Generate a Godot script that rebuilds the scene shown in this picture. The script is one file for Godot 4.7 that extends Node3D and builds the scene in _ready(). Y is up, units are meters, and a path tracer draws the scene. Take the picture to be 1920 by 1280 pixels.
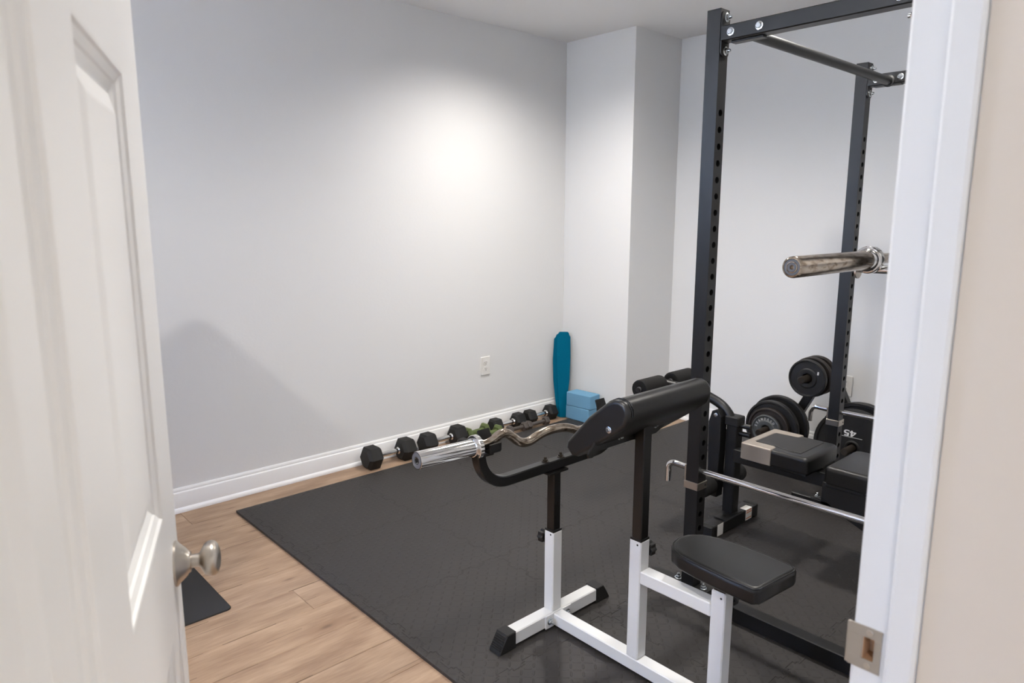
extends Node3D
# A home gym seen through a half-open door. Camera stands in the hall at x = 0, z = 0.
# x runs along the long wall into the picture (right), -z runs towards the long wall (left).

const EYE := 1.335
const CEIL := 2.44
const ZL := -3.291       # long wall
const XB := 3.948        # back wall
const XC := 3.484        # face of the corner chase
const ZC := -2.735       # side of the corner chase
const ZD := -0.249       # room face of the door wall
const ZH := -0.085       # hall face of the door wall
const SPREAD := 76.0    # half angle of the recessed lamps
const MAT := 0.012       # top of the foam tiles

var O := Vector3.ZERO    # base of the thing being built; meshes are written in world coordinates
var M := {}
var used := {}


# ------------------------------------------------------------------ mesh builder
class MB:
	var v := PackedVector3Array()
	var n := PackedVector3Array()
	func tri(a: Vector3, b: Vector3, c: Vector3, na: Vector3, nb: Vector3, nc: Vector3) -> void:
		var g := (b - a).cross(c - a)
		if g.length_squared() < 1e-18:
			return
		if g.dot(na + nb + nc) > 0.0:
			v.append(a); v.append(c); v.append(b)
			n.append(na); n.append(nc); n.append(nb)
		else:
			v.append(a); v.append(b); v.append(c)
			n.append(na); n.append(nb); n.append(nc)
	func quad(a: Vector3, b: Vector3, c: Vector3, d: Vector3, na: Vector3, nb: Vector3, nc: Vector3, nd: Vector3) -> void:
		tri(a, b, c, na, nb, nc)
		tri(a, c, d, na, nc, nd)
	func flat(a: Vector3, b: Vector3, c: Vector3, d: Vector3, out: Vector3) -> void:
		var g := (c - a).cross(d - b)
		if g.length_squared() < 1e-18:
			return
		g = g.normalized()
		if g.dot(out) < 0.0:
			g = -g
		quad(a, b, c, d, g, g, g, g)


func ccw(p: PackedVector2Array) -> PackedVector2Array:
	var s := 0.0
	for i in p.size():
		s += p[i].cross(p[(i + 1) % p.size()])
	if s < 0.0:
		var q := p.duplicate()
		q.reverse()
		return q
	return p


# outline moved outwards by d (negative: inwards)
func grown(p: PackedVector2Array, d: float) -> PackedVector2Array:
	var out := PackedVector2Array()
	var k := p.size()
	for i in k:
		var e1 := (p[i] - p[(i + k - 1) % k]).normalized()
		var e2 := (p[(i + 1) % k] - p[i]).normalized()
		var n1 := Vector2(e1.y, -e1.x)
		var n2 := Vector2(e2.y, -e2.x)
		out.append(p[i] + (n1 + n2) / maxf(1.0 + n1.dot(n2), 0.35) * d)
	return out


func side_normals(p: PackedVector2Array, deg: float) -> Array:
	# for each vertex [normal as end of the edge before, normal as start of the edge after]
	var k := p.size()
	var out := []
	for i in k:
		var e1 := (p[i] - p[(i + k - 1) % k]).normalized()
		var e2 := (p[(i + 1) % k] - p[i]).normalized()
		var n1 := Vector2(e1.y, -e1.x)
		var n2 := Vector2(e2.y, -e2.x)
		if n1.dot(n2) > cos(deg_to_rad(deg)):
			var m := (n1 + n2).normalized()
			out.append([m, m])
		else:
			out.append([n1, n2])
	return out


func cap(m: MB, p: PackedVector2Array, z: float, xf: Transform3D, up: float) -> void:
	var t := Geometry2D.triangulate_polygon(p)
	var nn := (xf.basis * Vector3(0, 0, up)).normalized()
	for i in range(0, t.size(), 3):
		var a := xf * Vector3(p[t[i]].x, p[t[i]].y, z)
		var b := xf * Vector3(p[t[i + 1]].x, p[t[i + 1]].y, z)
		var c := xf * Vector3(p[t[i + 2]].x, p[t[i + 2]].y, z)
		m.tri(a, b, c, nn, nn, nn)


# outline in local xy drawn out along local z from 0 to d, edges chamfered by bev
func prism(m: MB, poly: PackedVector2Array, xf: Transform3D, d: float, bev := 0.0, deg := 30.0) -> void:
	var p := ccw(poly)
	var inn := grown(p, -bev) if bev > 0.0 else p
	var sn := side_normals(p, deg)
	var k := p.size()
	cap(m, inn, 0.0, xf, -1.0)
	cap(m, inn, d, xf, 1.0)
	for i in k:
		var j := (i + 1) % k
		var na: Vector2 = sn[i][1]
		var nb: Vector2 = sn[j][0]
		var A := (xf.basis * Vector3(na.x, na.y, 0)).normalized()
		var B := (xf.basis * Vector3(nb.x, nb.y, 0)).normalized()
		m.quad(xf * Vector3(p[i].x, p[i].y, bev), xf * Vector3(p[j].x, p[j].y, bev), xf * Vector3(p[j].x, p[j].y, d - bev), xf * Vector3(p[i].x, p[i].y, d - bev), A, B, B, A)
		if bev > 0.0:
			for s in [0, 1]:
				var z0 := bev if s == 0 else d - bev
				var z1 := 0.0 if s == 0 else d
				var w := -1.0 if s == 0 else 1.0
				var C := (xf.basis * Vector3(na.x, na.y, w)).normalized()
				var D := (xf.basis * Vector3(nb.x, nb.y, w)).normalized()
				m.quad(xf * Vector3(p[i].x, p[i].y, z0), xf * Vector3(p[j].x, p[j].y, z0), xf * Vector3(inn[j].x, inn[j].y, z1), xf * Vector3(inn[i].x, inn[i].y, z1), C, D, D, C)


# a soft body: outline with rounded upper and lower edges (radius rt above, rb below), crowned by c
func cushion(m: MB, poly: PackedVector2Array, xf: Transform3D, d: float, rb: float, rt: float, crown := 0.0, steps := 5) -> void:
	var p := ccw(poly)
	var sn := side_normals(p, 60.0)
	var k := p.size()
	var rings := []     # [outline, z, outward share, upward share]
	for s in steps + 1:
		var a := PI / 2.0 * (1.0 - float(s) / steps)
		rings.append([grown(p, -rb * (1.0 - cos(a))), rb - rb * sin(a), cos(a), -sin(a)])
	for s in steps + 1:
		var a := PI / 2.0 * float(s) / steps
		rings.append([grown(p, -rt * (1.0 - cos(a))), d - rt + rt * sin(a), cos(a), sin(a)])
	for r in rings.size() - 1:
		var R0: Array = rings[r]
		var R1: Array = rings[r + 1]
		for i in k:
			var j := (i + 1) % k
			var pts := []
			var ns := []
			for q in [[R0, i, 1], [R0, j, 0], [R1, j, 0], [R1, i, 1]]:
				var o: PackedVector2Array = q[0][0]
				pts.append(xf * Vector3(o[q[1]].x, o[q[1]].y, q[0][1]))
				var sv: Vector2 = sn[q[1]][q[2]]
				ns.append((xf.basis * Vector3(sv.x * q[0][2], sv.y * q[0][2], q[0][3])).normalized())
			m.quad(pts[0], pts[1], pts[2], pts[3], ns[0], ns[1], ns[2], ns[3])
	cap(m, rings[0][0], 0.0, xf, -1.0)
	var top: PackedVector2Array = rings[rings.size() - 1][0]
	if crown <= 0.0:
		cap(m, top, d, xf, 1.0)
		return
	var cen := Vector2.ZERO
	for q in top:
		cen += q / k
	var prev := top
	var pz := d
	for s in range(1, 5):
		var f := 1.0 - s / 4.0
		var cur := PackedVector2Array()
		for q in top:
			cur.append(cen + (q - cen) * f)
		var z := d + crown * (1.0 - f * f)
		for i in k:
			var j := (i + 1) % k
			var nn := (xf.basis * Vector3(0, 0, 1)).normalized()
			m.quad(xf * Vector3(prev[i].x, prev[i].y, pz), xf * Vector3(prev[j].x, prev[j].y, pz), xf * Vector3(cur[j].x, cur[j].y, z), xf * Vector3(cur[i].x, cur[i].y, z), nn, nn, nn, nn)
		prev = cur
		pz = z


func rect(x0: float, y0: float, x1: float, y1: float, r := 0.0, k := 1) -> PackedVector2Array:
	if r <= 0.0:
		return PackedVector2Array([Vector2(x0, y0), Vector2(x1, y0), Vector2(x1, y1), Vector2(x0, y1)])
	var out := PackedVector2Array()
	for c in [[x1 - r, y0 + r, -PI / 2], [x1 - r, y1 - r, 0.0], [x0 + r, y1 - r, PI / 2], [x0 + r, y0 + r, PI]]:
		for i in k + 1:
			var a: float = c[2] + PI / 2 * i / k
			out.append(Vector2(c[0] + cos(a) * r, c[1] + sin(a) * r))
	return out


func box(m: MB, lo: Vector3, hi: Vector3, b := 0.0015) -> void:
	prism(m, rect(lo.x, lo.y, hi.x, hi.y, b), Transform3D(Basis(), Vector3(0, 0, lo.z)), hi.z - lo.z, b, 10.0)


func ngon(k: int, r: float, turn := 0.0) -> PackedVector2Array:
	var out := PackedVector2Array()
	for i in k:
		out.append(Vector2(cos(turn + TAU * i / k), sin(turn + TAU * i / k)) * r)
	return out


# basis whose z axis is the given direction
func along(d: Vector3, at: Vector3, up := Vector3.UP) -> Transform3D:
	var z := d.normalized()
	var x := up.cross(z)
	if x.length() < 0.01:
		x = Vector3.RIGHT.cross(z)
		if x.length() < 0.01:
			x = Vector3.FORWARD.cross(z)
	x = x.normalized()
	return Transform3D(Basis(x, z.cross(x).normalized(), z), at)


# round bar through points
func rod(m: MB, pts: Array, r: float, seg := 16, ends := true) -> void:
	var k := pts.size()
	var t: Vector3 = (pts[1] - pts[0]).normalized()
	var x := t.cross(Vector3.UP)
	if x.length() < 0.05:
		x = t.cross(Vector3.RIGHT)
	x = x.normalized()
	var rings := []
	for i in k:
		var d: Vector3 = (pts[mini(i + 1, k - 1)] - pts[maxi(i - 1, 0)]).normalized()
		x = (x - d * x.dot(d)).normalized()
		var y := d.cross(x)
		var ring := []
		for s in seg:
			var a := TAU * s / seg
			ring.append(x * cos(a) + y * sin(a))
		rings.append(ring)
	for i in k - 1:
		for s in seg:
			var q := (s + 1) % seg
			var a: Vector3 = rings[i][s]
			var b: Vector3 = rings[i][q]
			var c: Vector3 = rings[i + 1][q]
			var e: Vector3 = rings[i + 1][s]
			m.quad(pts[i] + a * r, pts[i] + b * r, pts[i + 1] + c * r, pts[i + 1] + e * r, a, b, c, e)
	if ends:
		for s in seg:
			var q := (s + 1) % seg
			var d0: Vector3 = (pts[0] - pts[1]).normalized()
			var d1: Vector3 = (pts[k - 1] - pts[k - 2]).normalized()
			m.tri(pts[0], pts[0] + rings[0][s] * r, pts[0] + rings[0][q] * r, d0, d0, d0)
			m.tri(pts[k - 1], pts[k - 1] + rings[k - 1][s] * r, pts[k - 1] + rings[k - 1][q] * r, d1, d1, d1)


# corners of a polyline rounded with radius r
func fillet(p: Array, r: float, k := 6) -> Array:
	var out := [p[0]]
	for i in range(1, p.size() - 1):
		var a: Vector3 = p[i - 1] - p[i]
		var b: Vector3 = p[i + 1] - p[i]
		var q := minf(r, minf(a.length(), b.length()) * 0.48)
		var s: Vector3 = p[i] + a.normalized() * q
		var e: Vector3 = p[i] + b.normalized() * q
		for j in k + 1:
			var t := float(j) / k
			out.append(s.lerp(p[i], t).lerp((p[i] as Vector3).lerp(e, t), t))
	out.append(p[p.size() - 1])
	return out


# profile of (radius, height) turned round local z
func lathe(m: MB, prof: Array, xf: Transform3D, seg := 28, deg := 40.0) -> void:
	var k := prof.size()
	var en := []
	for i in k - 1:
		var d: Vector2 = (prof[i + 1] - prof[i])
		en.append(Vector2(d.y, -d.x).normalized() if d.length() > 1e-9 else Vector2(1, 0))
	for i in k - 1:
		var n0: Vector2 = en[i]
		var n1: Vector2 = en[i]
		if i > 0 and en[i - 1].dot(en[i]) > cos(deg_to_rad(deg)):
			n0 = (en[i - 1] + en[i]).normalized()
		if i < k - 2 and en[i + 1].dot(en[i]) > cos(deg_to_rad(deg)):
			n1 = (en[i + 1] + en[i]).normalized()
		for s in seg:
			var a := TAU * s / seg
			var b := TAU * (s + 1) / seg
			var ca := Vector2(cos(a), sin(a))
			var cb := Vector2(cos(b), sin(b))
			var p0: Vector2 = prof[i]
			var p1: Vector2 = prof[i + 1]
			var q := []
			for w in [[p0, ca, n0], [p0, cb, n0], [p1, cb, n1], [p1, ca, n1]]:
				q.append([xf * Vector3(w[1].x * w[0].x, w[1].y * w[0].x, w[0].y), (xf.basis * Vector3(w[1].x * w[2].x, w[1].y * w[2].x, w[2].y)).normalized()])
			m.quad(q[0][0], q[1][0], q[2][0], q[3][0], q[0][1], q[1][1], q[2][1], q[3][1])


# ------------------------------------------------------------------ nodes
func commit(m: MB, mat: Material, board := []) -> ArrayMesh:
	var v := PackedVector3Array()
	v.resize(m.v.size())
	for i in m.v.size():
		v[i] = m.v[i] - O
	var arr := []
	arr.resize(Mesh.ARRAY_MAX)
	arr[Mesh.ARRAY_VERTEX] = v
	arr[Mesh.ARRAY_NORMAL] = m.n
	if board:      # a floor board: [start x, start z, width, turned round]
		var uv := PackedVector2Array()
		uv.resize(v.size())
		for i in v.size():
			var u: float = (m.v[i].x - board[0]) / 1.65
			uv[i] = Vector2(1.0 - u if board[3] else u, (m.v[i].z - board[1]) / board[2])
		arr[Mesh.ARRAY_TEX_UV] = uv
	var am := ArrayMesh.new()
	am.add_surface_from_arrays(Mesh.PRIMITIVE_TRIANGLES, arr)
	am.surface_set_material(0, mat)
	return am


func numbered(called: String) -> String:
	var k: int = used.get(called, 0)
	used[called] = k + 1
	return called if k == 0 else "%s_%03d" % [called, k]


func tag(o: Node3D, label := "", category := "", group := "", kind := "") -> void:
	if label: o.set_meta("label", label)
	if category: o.set_meta("category", category)
	if group: o.set_meta("group", group)
	if kind: o.set_meta("kind", kind)


# a thing: a Node3D at its base; what follows is written in world coordinates
func thing(called: String, at: Vector3, label: String, category: String, group := "") -> Node3D:
	var o := Node3D.new()
	o.name = numbered(called)
	add_child(o)
	o.position = at
	O = at
	tag(o, label, category, group)
	return o


func part(parent: Node3D, called: String, m: MB, mat: Material, label := "", board := []) -> MeshInstance3D:
	var o := MeshInstance3D.new()
	o.name = called
	o.mesh = commit(m, mat, board)
	parent.add_child(o, true)
	if label: o.set_meta("label", label)
	return o


func structure(called: String, m: MB, mat: Material, label := "") -> MeshInstance3D:
	O = Vector3.ZERO
	var o := MeshInstance3D.new()
	o.name = numbered(called)
	o.mesh = commit(m, mat)
	add_child(o)
	tag(o, label, "", "", "structure")
	return o


func copy(src: Node3D, called: String, at: Vector3, turn: float, label: String) -> Node3D:
	var o: Node3D = src.duplicate()
	o.name = numbered(called)
	add_child(o)
	o.position = at
	o.rotation.y = turn
	o.set_meta("label", label)
	return o


# hexagon bolt: head on a washer, axis d
func bolt(parent: Node3D, at: Vector3, d: Vector3, r := 0.009, mat: Material = null, nut := false) -> void:
	var m := MB.new()
	var xf := along(d, at)
	lathe(m, [Vector2(0, 0), Vector2(r * 1.45, 0), Vector2(r * 1.45, r * 0.18), Vector2(r * 1.3, r * 0.25), Vector2(0, r * 0.25)], xf, 18)
	prism(m, ngon(6, r), xf.translated_local(Vector3(0, 0, r * 0.2)), r * 0.75, r * 0.12, 10)
	if nut:
		lathe(m, [Vector2(r * 0.55, 0), Vector2(r * 0.55, r * 1.7), Vector2(r * 0.35, r * 1.9), Vector2(0, r * 1.9)], xf, 12)
	part(parent, "bolt", m, mat if mat else M.zinc)


# ------------------------------------------------------------------ materials
func plain(c: Color, rough: float, metal := 0.0) -> StandardMaterial3D:
	var m := StandardMaterial3D.new()
	m.albedo_color = c
	m.roughness = rough
	m.metallic = metal
	return m


func noise_tex(freq: float, size: int, sd: int, kind := FastNoiseLite.TYPE_SIMPLEX_SMOOTH, oct := 3) -> NoiseTexture2D:
	var f := FastNoiseLite.new()
	f.seed = sd
	f.noise_type = kind
	f.frequency = freq
	f.fractal_octaves = oct
	var t := NoiseTexture2D.new()
	t.width = size
	t.height = size
	t.seamless = true
	t.noise = f
	return t


func relief(m: StandardMaterial3D, t: Texture2D, cm: float, scale: float, world := false) -> void:
	m.heightmap_enabled = true
	m.heightmap_texture = t
	m.heightmap_scale = cm
	m.uv1_triplanar = true
	m.uv1_world_triplanar = world
	m.uv1_scale = Vector3.ONE * scale


func wood_image(sd: int) -> ImageTexture:
	var w := 1024
	var h := 128
	var rng := RandomNumberGenerator.new()
	rng.seed = sd
	var f := FastNoiseLite.new()
	f.seed = sd
	f.frequency = 0.01
	f.fractal_octaves = 4
	var g := FastNoiseLite.new()
	g.seed = sd + 50
	g.frequency = 0.02
	g.fractal_octaves = 3
	var knots := []
	for i in 3:
		knots.append([rng.randf() * w, rng.randf_range(15, 113), rng.randf_range(4, 9), rng.randf_range(0.4, 1.0)])
	var cracks := []
	for i in 4:
		cracks.append([rng.randf() * w, rng.randf_range(4, 124), rng.randf_range(30, 110), rng.randf_range(-0.02, 0.02)])
	for i in 5:
		cracks.append([rng.randf() * w, 1.5 if i % 2 == 0 else 126.5, rng.randf_range(60, 240), rng.randf_range(-0.004, 0.004)])
	var im := Image.create(w, h, false, Image.FORMAT_RGB8)
	var light := Color(0.68, 0.575, 0.475)
	var dark := Color(0.51, 0.405, 0.32)
	var tone := rng.randf_range(-0.08, 0.08)
	for y in h:
		for x in w:
			var yy := float(y)
			for kn in knots:
				var dx: float = (x - kn[0]) / 60.0
				var dy: float = (y - kn[1]) / 14.0
				yy += exp(-dx * dx - dy * dy) * 9.0 * kn[3] * signf(y - kn[1] + 0.01)
			var s := f.get_noise_2d(x * 0.35, yy * 2.0) * 0.6 + f.get_noise_2d(x * 1.6 + 900, yy * 11.0) * 0.5 + g.get_noise_2d(x * 0.22, yy * 0.5 + 300) * 0.8
			var t := clampf(0.40 - s * 0.52 + tone, 0.0, 1.0)
			var c := light.lerp(dark, t)
			for kn in knots:
				var dx: float = (x - kn[0]) / (kn[2] * 2.2)
				var dy: float = (y - kn[1]) / kn[2]
				var q := dx * dx + dy * dy
				c = c.lerp(Color(0.30, 0.23, 0.18), exp(-q * 1.6) * 0.75 * kn[3])
				c = c.lerp(Color(0.50, 0.38, 0.29), exp(-q * 0.15) * 0.35 * kn[3])
			for ck in cracks:
				var u: float = x - ck[0]
				if u > 0 and u < ck[2]:
					var off: float = absf(y - ck[1] - u * ck[3])
					if off < 1.3:
						c = c.lerp(Color(0.25, 0.18, 0.13), 0.6 * (1.0 - off / 1.3))
			im.set_pixel(x, y, c)
	return ImageTexture.create_from_image(im)


# raised bars set crosswise, the relief of the foam tiles (one repeat = 2 x 2 bars)
func tread_image() -> ImageTexture:
	var s := 256
	var im := Image.create(s, s, false, Image.FORMAT_RGB8)
	for y in s:
		for x in s:
			var best := 0.0
			for cy in [-1, 0, 1, 2]:
				for cx in [-1, 0, 1, 2]:
					var px: float = x - (cx + 0.5) * s / 2.0
					var py: float = y - (cy + 0.5) * s / 2.0
					var turn: bool = posmod(cx + cy, 2) == 0
					var c := cos(PI / 4.0)
					var a: float = (px + py) * c
					var b: float = (px - py) * c
					if turn:
						var q: float = a
						a = b
						b = q
					var e := pow(absf(a) / 60.0, 2.6) + pow(absf(b) / 16.0, 2.0)
					best = maxf(best, clampf((1.0 - e) * 2.2, 0.0, 1.0))
			im.set_pixel(x, y, Color(best, best, best))
	return ImageTexture.create_from_image(im)


func materials() -> void:
	M.wall = plain(Color(0.885, 0.885, 0.882), 0.9)
	relief(M.wall, noise_tex(0.06, 256, 3), 0.02, 3.0, true)
	M.ceiling = plain(Color(0.955, 0.953, 0.95), 0.95)
	M.trim = plain(Color(0.92, 0.92, 0.918), 0.42)
	M.door = plain(Color(0.92, 0.918, 0.912), 0.38)
	M.hall_paint = plain(Color(0.885, 0.88, 0.87), 0.85)
	M.hall_light_paint = plain(Color(0.87, 0.825, 0.77), 0.85)  # warm hall light put into the colour of the white jamb
	M.nickel = plain(Color(0.74, 0.71, 0.67), 0.3, 1.0)
	M.strike = plain(Color(0.70, 0.675, 0.64), 0.45, 1.0)
	M.raw_wood = plain(Color(0.72, 0.56, 0.42), 0.8)
	M.chrome = plain(Color(0.86, 0.855, 0.85), 0.1, 1.0)
	M.worn_chrome = plain(Color(0.80, 0.765, 0.72), 0.2, 1.0)
	var wt := NoiseTexture2D.new()
	var wf := FastNoiseLite.new()
	wf.seed = 12
	wf.frequency = 0.035
	wf.fractal_octaves = 4
	wt.noise = wf
	wt.width = 256
	wt.height = 256
	wt.seamless = true
	var ramp := Gradient.new()
	ramp.set_color(0, Color(0.58, 0.51, 0.45))
	ramp.set_offset(0, 0.15)
	ramp.set_color(1, Color(0.92, 0.90, 0.88))
	ramp.set_offset(1, 0.5)
	wt.color_ramp = ramp
	M.worn_chrome.albedo_texture = wt
	M.worn_chrome.uv1_triplanar = true
	M.worn_chrome.uv1_scale = Vector3(2.5, 9, 9)
	M.zinc = plain(Color(0.80, 0.82, 0.83), 0.22, 1.0)
	M.black_steel = plain(Color(0.055, 0.054, 0.055), 0.40)
	relief(M.black_steel, noise_tex(0.2, 256, 9), 0.006, 12.0)
	M.gloss_steel = plain(Color(0.04, 0.036, 0.034), 0.3)
	M.white_steel = plain(Color(0.85, 0.852, 0.85), 0.32)
	M.vinyl = plain(Color(0.065, 0.064, 0.064), 0.36)
	relief(M.vinyl, noise_tex(0.12, 256, 5, FastNoiseLite.TYPE_CELLULAR, 2), 0.008, 14.0)
	M.vinyl_silver = plain(Color(0.62, 0.58, 0.535), 0.38, 0.35)
	M.vinyl_smooth = plain(Color(0.115, 0.112, 0.11), 0.5)
	M.stitch = plain(Color(0.05, 0.05, 0.055), 0.3)
	M.foam = plain(Color(0.045, 0.041, 0.039), 0.95)
	relief(M.foam, noise_tex(0.3, 256, 6), 0.03, 20.0)
	M.rubber = plain(Color(0.058, 0.056, 0.055), 0.65)
	relief(M.rubber, noise_tex(0.25, 256, 7), 0.02, 14.0)
	M.iron = plain(Color(0.085, 0.08, 0.077), 0.5)
	relief(M.iron, noise_tex(0.18, 256, 8), 0.03, 9.0)
	M.rust_iron = plain(Color(0.13, 0.10, 0.082), 0.55)
	relief(M.rust_iron, noise_tex(0.18, 256, 18), 0.03, 9.0)
	M.grey_iron = plain(Color(0.27, 0.28, 0.28), 0.5)
	M.peg = plain(Color(0.20, 0.175, 0.15), 0.45, 0.5)
	M.letter = plain(Color(0.66, 0.66, 0.65), 0.5)
	M.white_print = plain(Color(0.85, 0.85, 0.85), 0.5)
	M.green = plain(Color(0.325, 0.375, 0.20), 0.6)
	M.grey_vinyl = plain(Color(0.30, 0.275, 0.26), 0.5)
	M.blue_foam = plain(Color(0.42, 0.61, 0.735), 0.9)
	relief(M.blue_foam, noise_tex(0.3, 256, 16), 0.02, 16.0)
	M.teal = plain(Color(0.0, 0.365, 0.475), 0.95)
	M.teal.metallic_specular = 0.2
	M.black_mat = plain(Color(0.135, 0.13, 0.127), 0.8)
	M.tile = plain(Color(0.166, 0.153, 0.147), 0.6)
	relief(M.tile, tread_image(), 0.17, 1.0 / 0.052, true)
	M.tile_edge = plain(Color(0.09, 0.085, 0.08), 0.8)
	M.plastic = plain(Color(0.90, 0.89, 0.87), 0.35)
	M.slot = plain(Color(0.035, 0.032, 0.03), 0.7)
	M.black_plastic = plain(Color(0.05, 0.05, 0.052), 0.4)
	M.sticker = plain(Color(0.86, 0.85, 0.83), 0.6)
	M.orange = plain(Color(0.78, 0.42, 0.20), 0.6)
	M.grey_plastic = plain(Color(0.35, 0.35, 0.36), 0.5)
	M.subfloor = plain(Color(0.25, 0.19, 0.14), 0.9)
	for i in 4:
		var w := plain(Color(1, 1, 1), 0.55)
		w.albedo_texture = wood_image(21 + i * 7)
		M["wood%d" % i] = w
	var lens := plain(Color(0.95, 0.94, 0.92), 0.5)
	lens.emission_enabled = true
	lens.emission = Color(1.0, 0.95, 0.88)
	lens.emission_energy_multiplier = 4.0
	M.lens = lens
	var glass := plain(Color(0.95, 0.97, 1.0, 0.06), 0.03)
	glass.transparency = BaseMaterial3D.TRANSPARENCY_ALPHA
	M.glass = glass


# ------------------------------------------------------------------ light
func ceiling_light(x: float, z: float, energy: float, label: String, col := Color(1.0, 0.978, 0.95), spread := SPREAD, soft := 1.0, bulb := 0.06) -> void:
	var t := thing("ceiling_light", Vector3(x, CEIL - 0.012, z), label, "light", "recessed ceiling lights")
	var m := MB.new()
	var xf := Transform3D(Basis(Vector3.RIGHT, PI / 2), Vector3(x, CEIL, z))
	lathe(m, [Vector2(0.066, 0.002), Vector2(0.066, 0.008), Vector2(0.07, 0.012), Vector2(0.088, 0.009), Vector2(0.092, 0.0)], xf, 40)
	part(t, "trim_ring", m, M.trim)
	m = MB.new()
	lathe(m, [Vector2(0.0, 0.006), Vector2(0.066, 0.006), Vector2(0.066, 0.002), Vector2(0.0, 0.002)], xf, 40)
	part(t, "lens", m, M.lens)
	var l := SpotLight3D.new()
	l.name = "ceiling_lamp"
	l.light_energy = energy
	l.light_color = col
	l.light_size = bulb
	l.spot_angle = spread
	l.spot_angle_attenuation = soft
	l.spot_range = 14.0
	l.spot_attenuation = 2.0
	l.shadow_enabled = true
	add_child(l, true)
	l.position = Vector3(x, CEIL - 0.022, z)
	l.rotation_degrees = Vector3(-90, 0, 0)


func _ready() -> void:
	# ---- camera
	var cam := Camera3D.new()
	cam.name = "camera"
	add_child(cam)
	cam.position = Vector3(0, EYE, 0)
	cam.rotation_order = EULER_ORDER_YXZ
	cam.rotation_degrees = Vector3(-9.996, -42.441, 0.066)
	var att := CameraAttributesPhysical.new()
	att.frustum_focal_length = 36.05
	att.frustum_focus_distance = 2.3
	att.exposure_aperture = 12.0
	cam.attributes = att
	cam.fov = 51.784
	cam.near = 0.02
	cam.far = 60.0
	cam.current = true
	# ---- sky and exposure
	var we := WorldEnvironment.new()
	we.name = "world_environment"
	var env := Environment.new()
	env.background_mode = Environment.BG_SKY
	var sky := Sky.new()
	var sm := ProceduralSkyMaterial.new()
	sm.sky_top_color = Color(0.33, 0.52, 0.86)
	sm.sky_horizon_color = Color(0.70, 0.82, 0.97)
	sm.ground_horizon_color = Color(0.68, 0.71, 0.75)
	sm.ground_bottom_color = Color(0.62, 0.65, 0.70)
	sm.sky_energy_multiplier = 3.9
	sm.ground_energy_multiplier = 6.5
	sky.sky_material = sm
	env.sky = sky
	env.tonemap_mode = Environment.TONE_MAPPER_LINEAR
	env.tonemap_exposure = 0.85
	env.sdfgi_enabled = true
	env.ssao_enabled = true
	env.ssil_enabled = true
	we.environment = env
	add_child(we)

	materials()

	# ---- lamps of the place
	var white := Color(1.0, 0.978, 0.95)
	ceiling_light(2.60, -2.52, 3.9, "recessed ceiling light nearest the corner with the blue blocks")
	ceiling_light(2.60, -1.02, 3.6, "recessed ceiling light above the power rack")
	ceiling_light(0.78, -1.02, 2.2, "recessed ceiling light just inside the doorway")
	ceiling_light(-1.05, -2.52, 2.0, "recessed ceiling light near the long wall, behind the door")
	ceiling_light(-1.05, -0.98, 3.6, "recessed ceiling light behind the open door, by the door wall", white, 84.0, 0.3, 0.035)
	ceiling_light(-0.55, 0.72, 2.6, "recessed ceiling light in the hall, door side", Color(1.0, 0.985, 0.96))
	ceiling_light(1.35, 0.72, 4.6, "recessed ceiling light in the hall, farther from the door", Color(1.0, 0.985, 0.96))

	room()
	door_and_frame()
	mats()
	preacher_bench()
	curl_bar()
	power_rack()
	barbell()
	weight_bench()
	weight_tree()
	dumbbells()
	yoga_things()
	outlets()
	shadow_blocker()


# ------------------------------------------------------------------ the room
func slab(called: String, lo: Vector3, hi: Vector3, mat: Material, label: String) -> void:
	var m := MB.new()
	box(m, lo, hi, 0.001)
	structure(called, m, mat, label)


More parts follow.
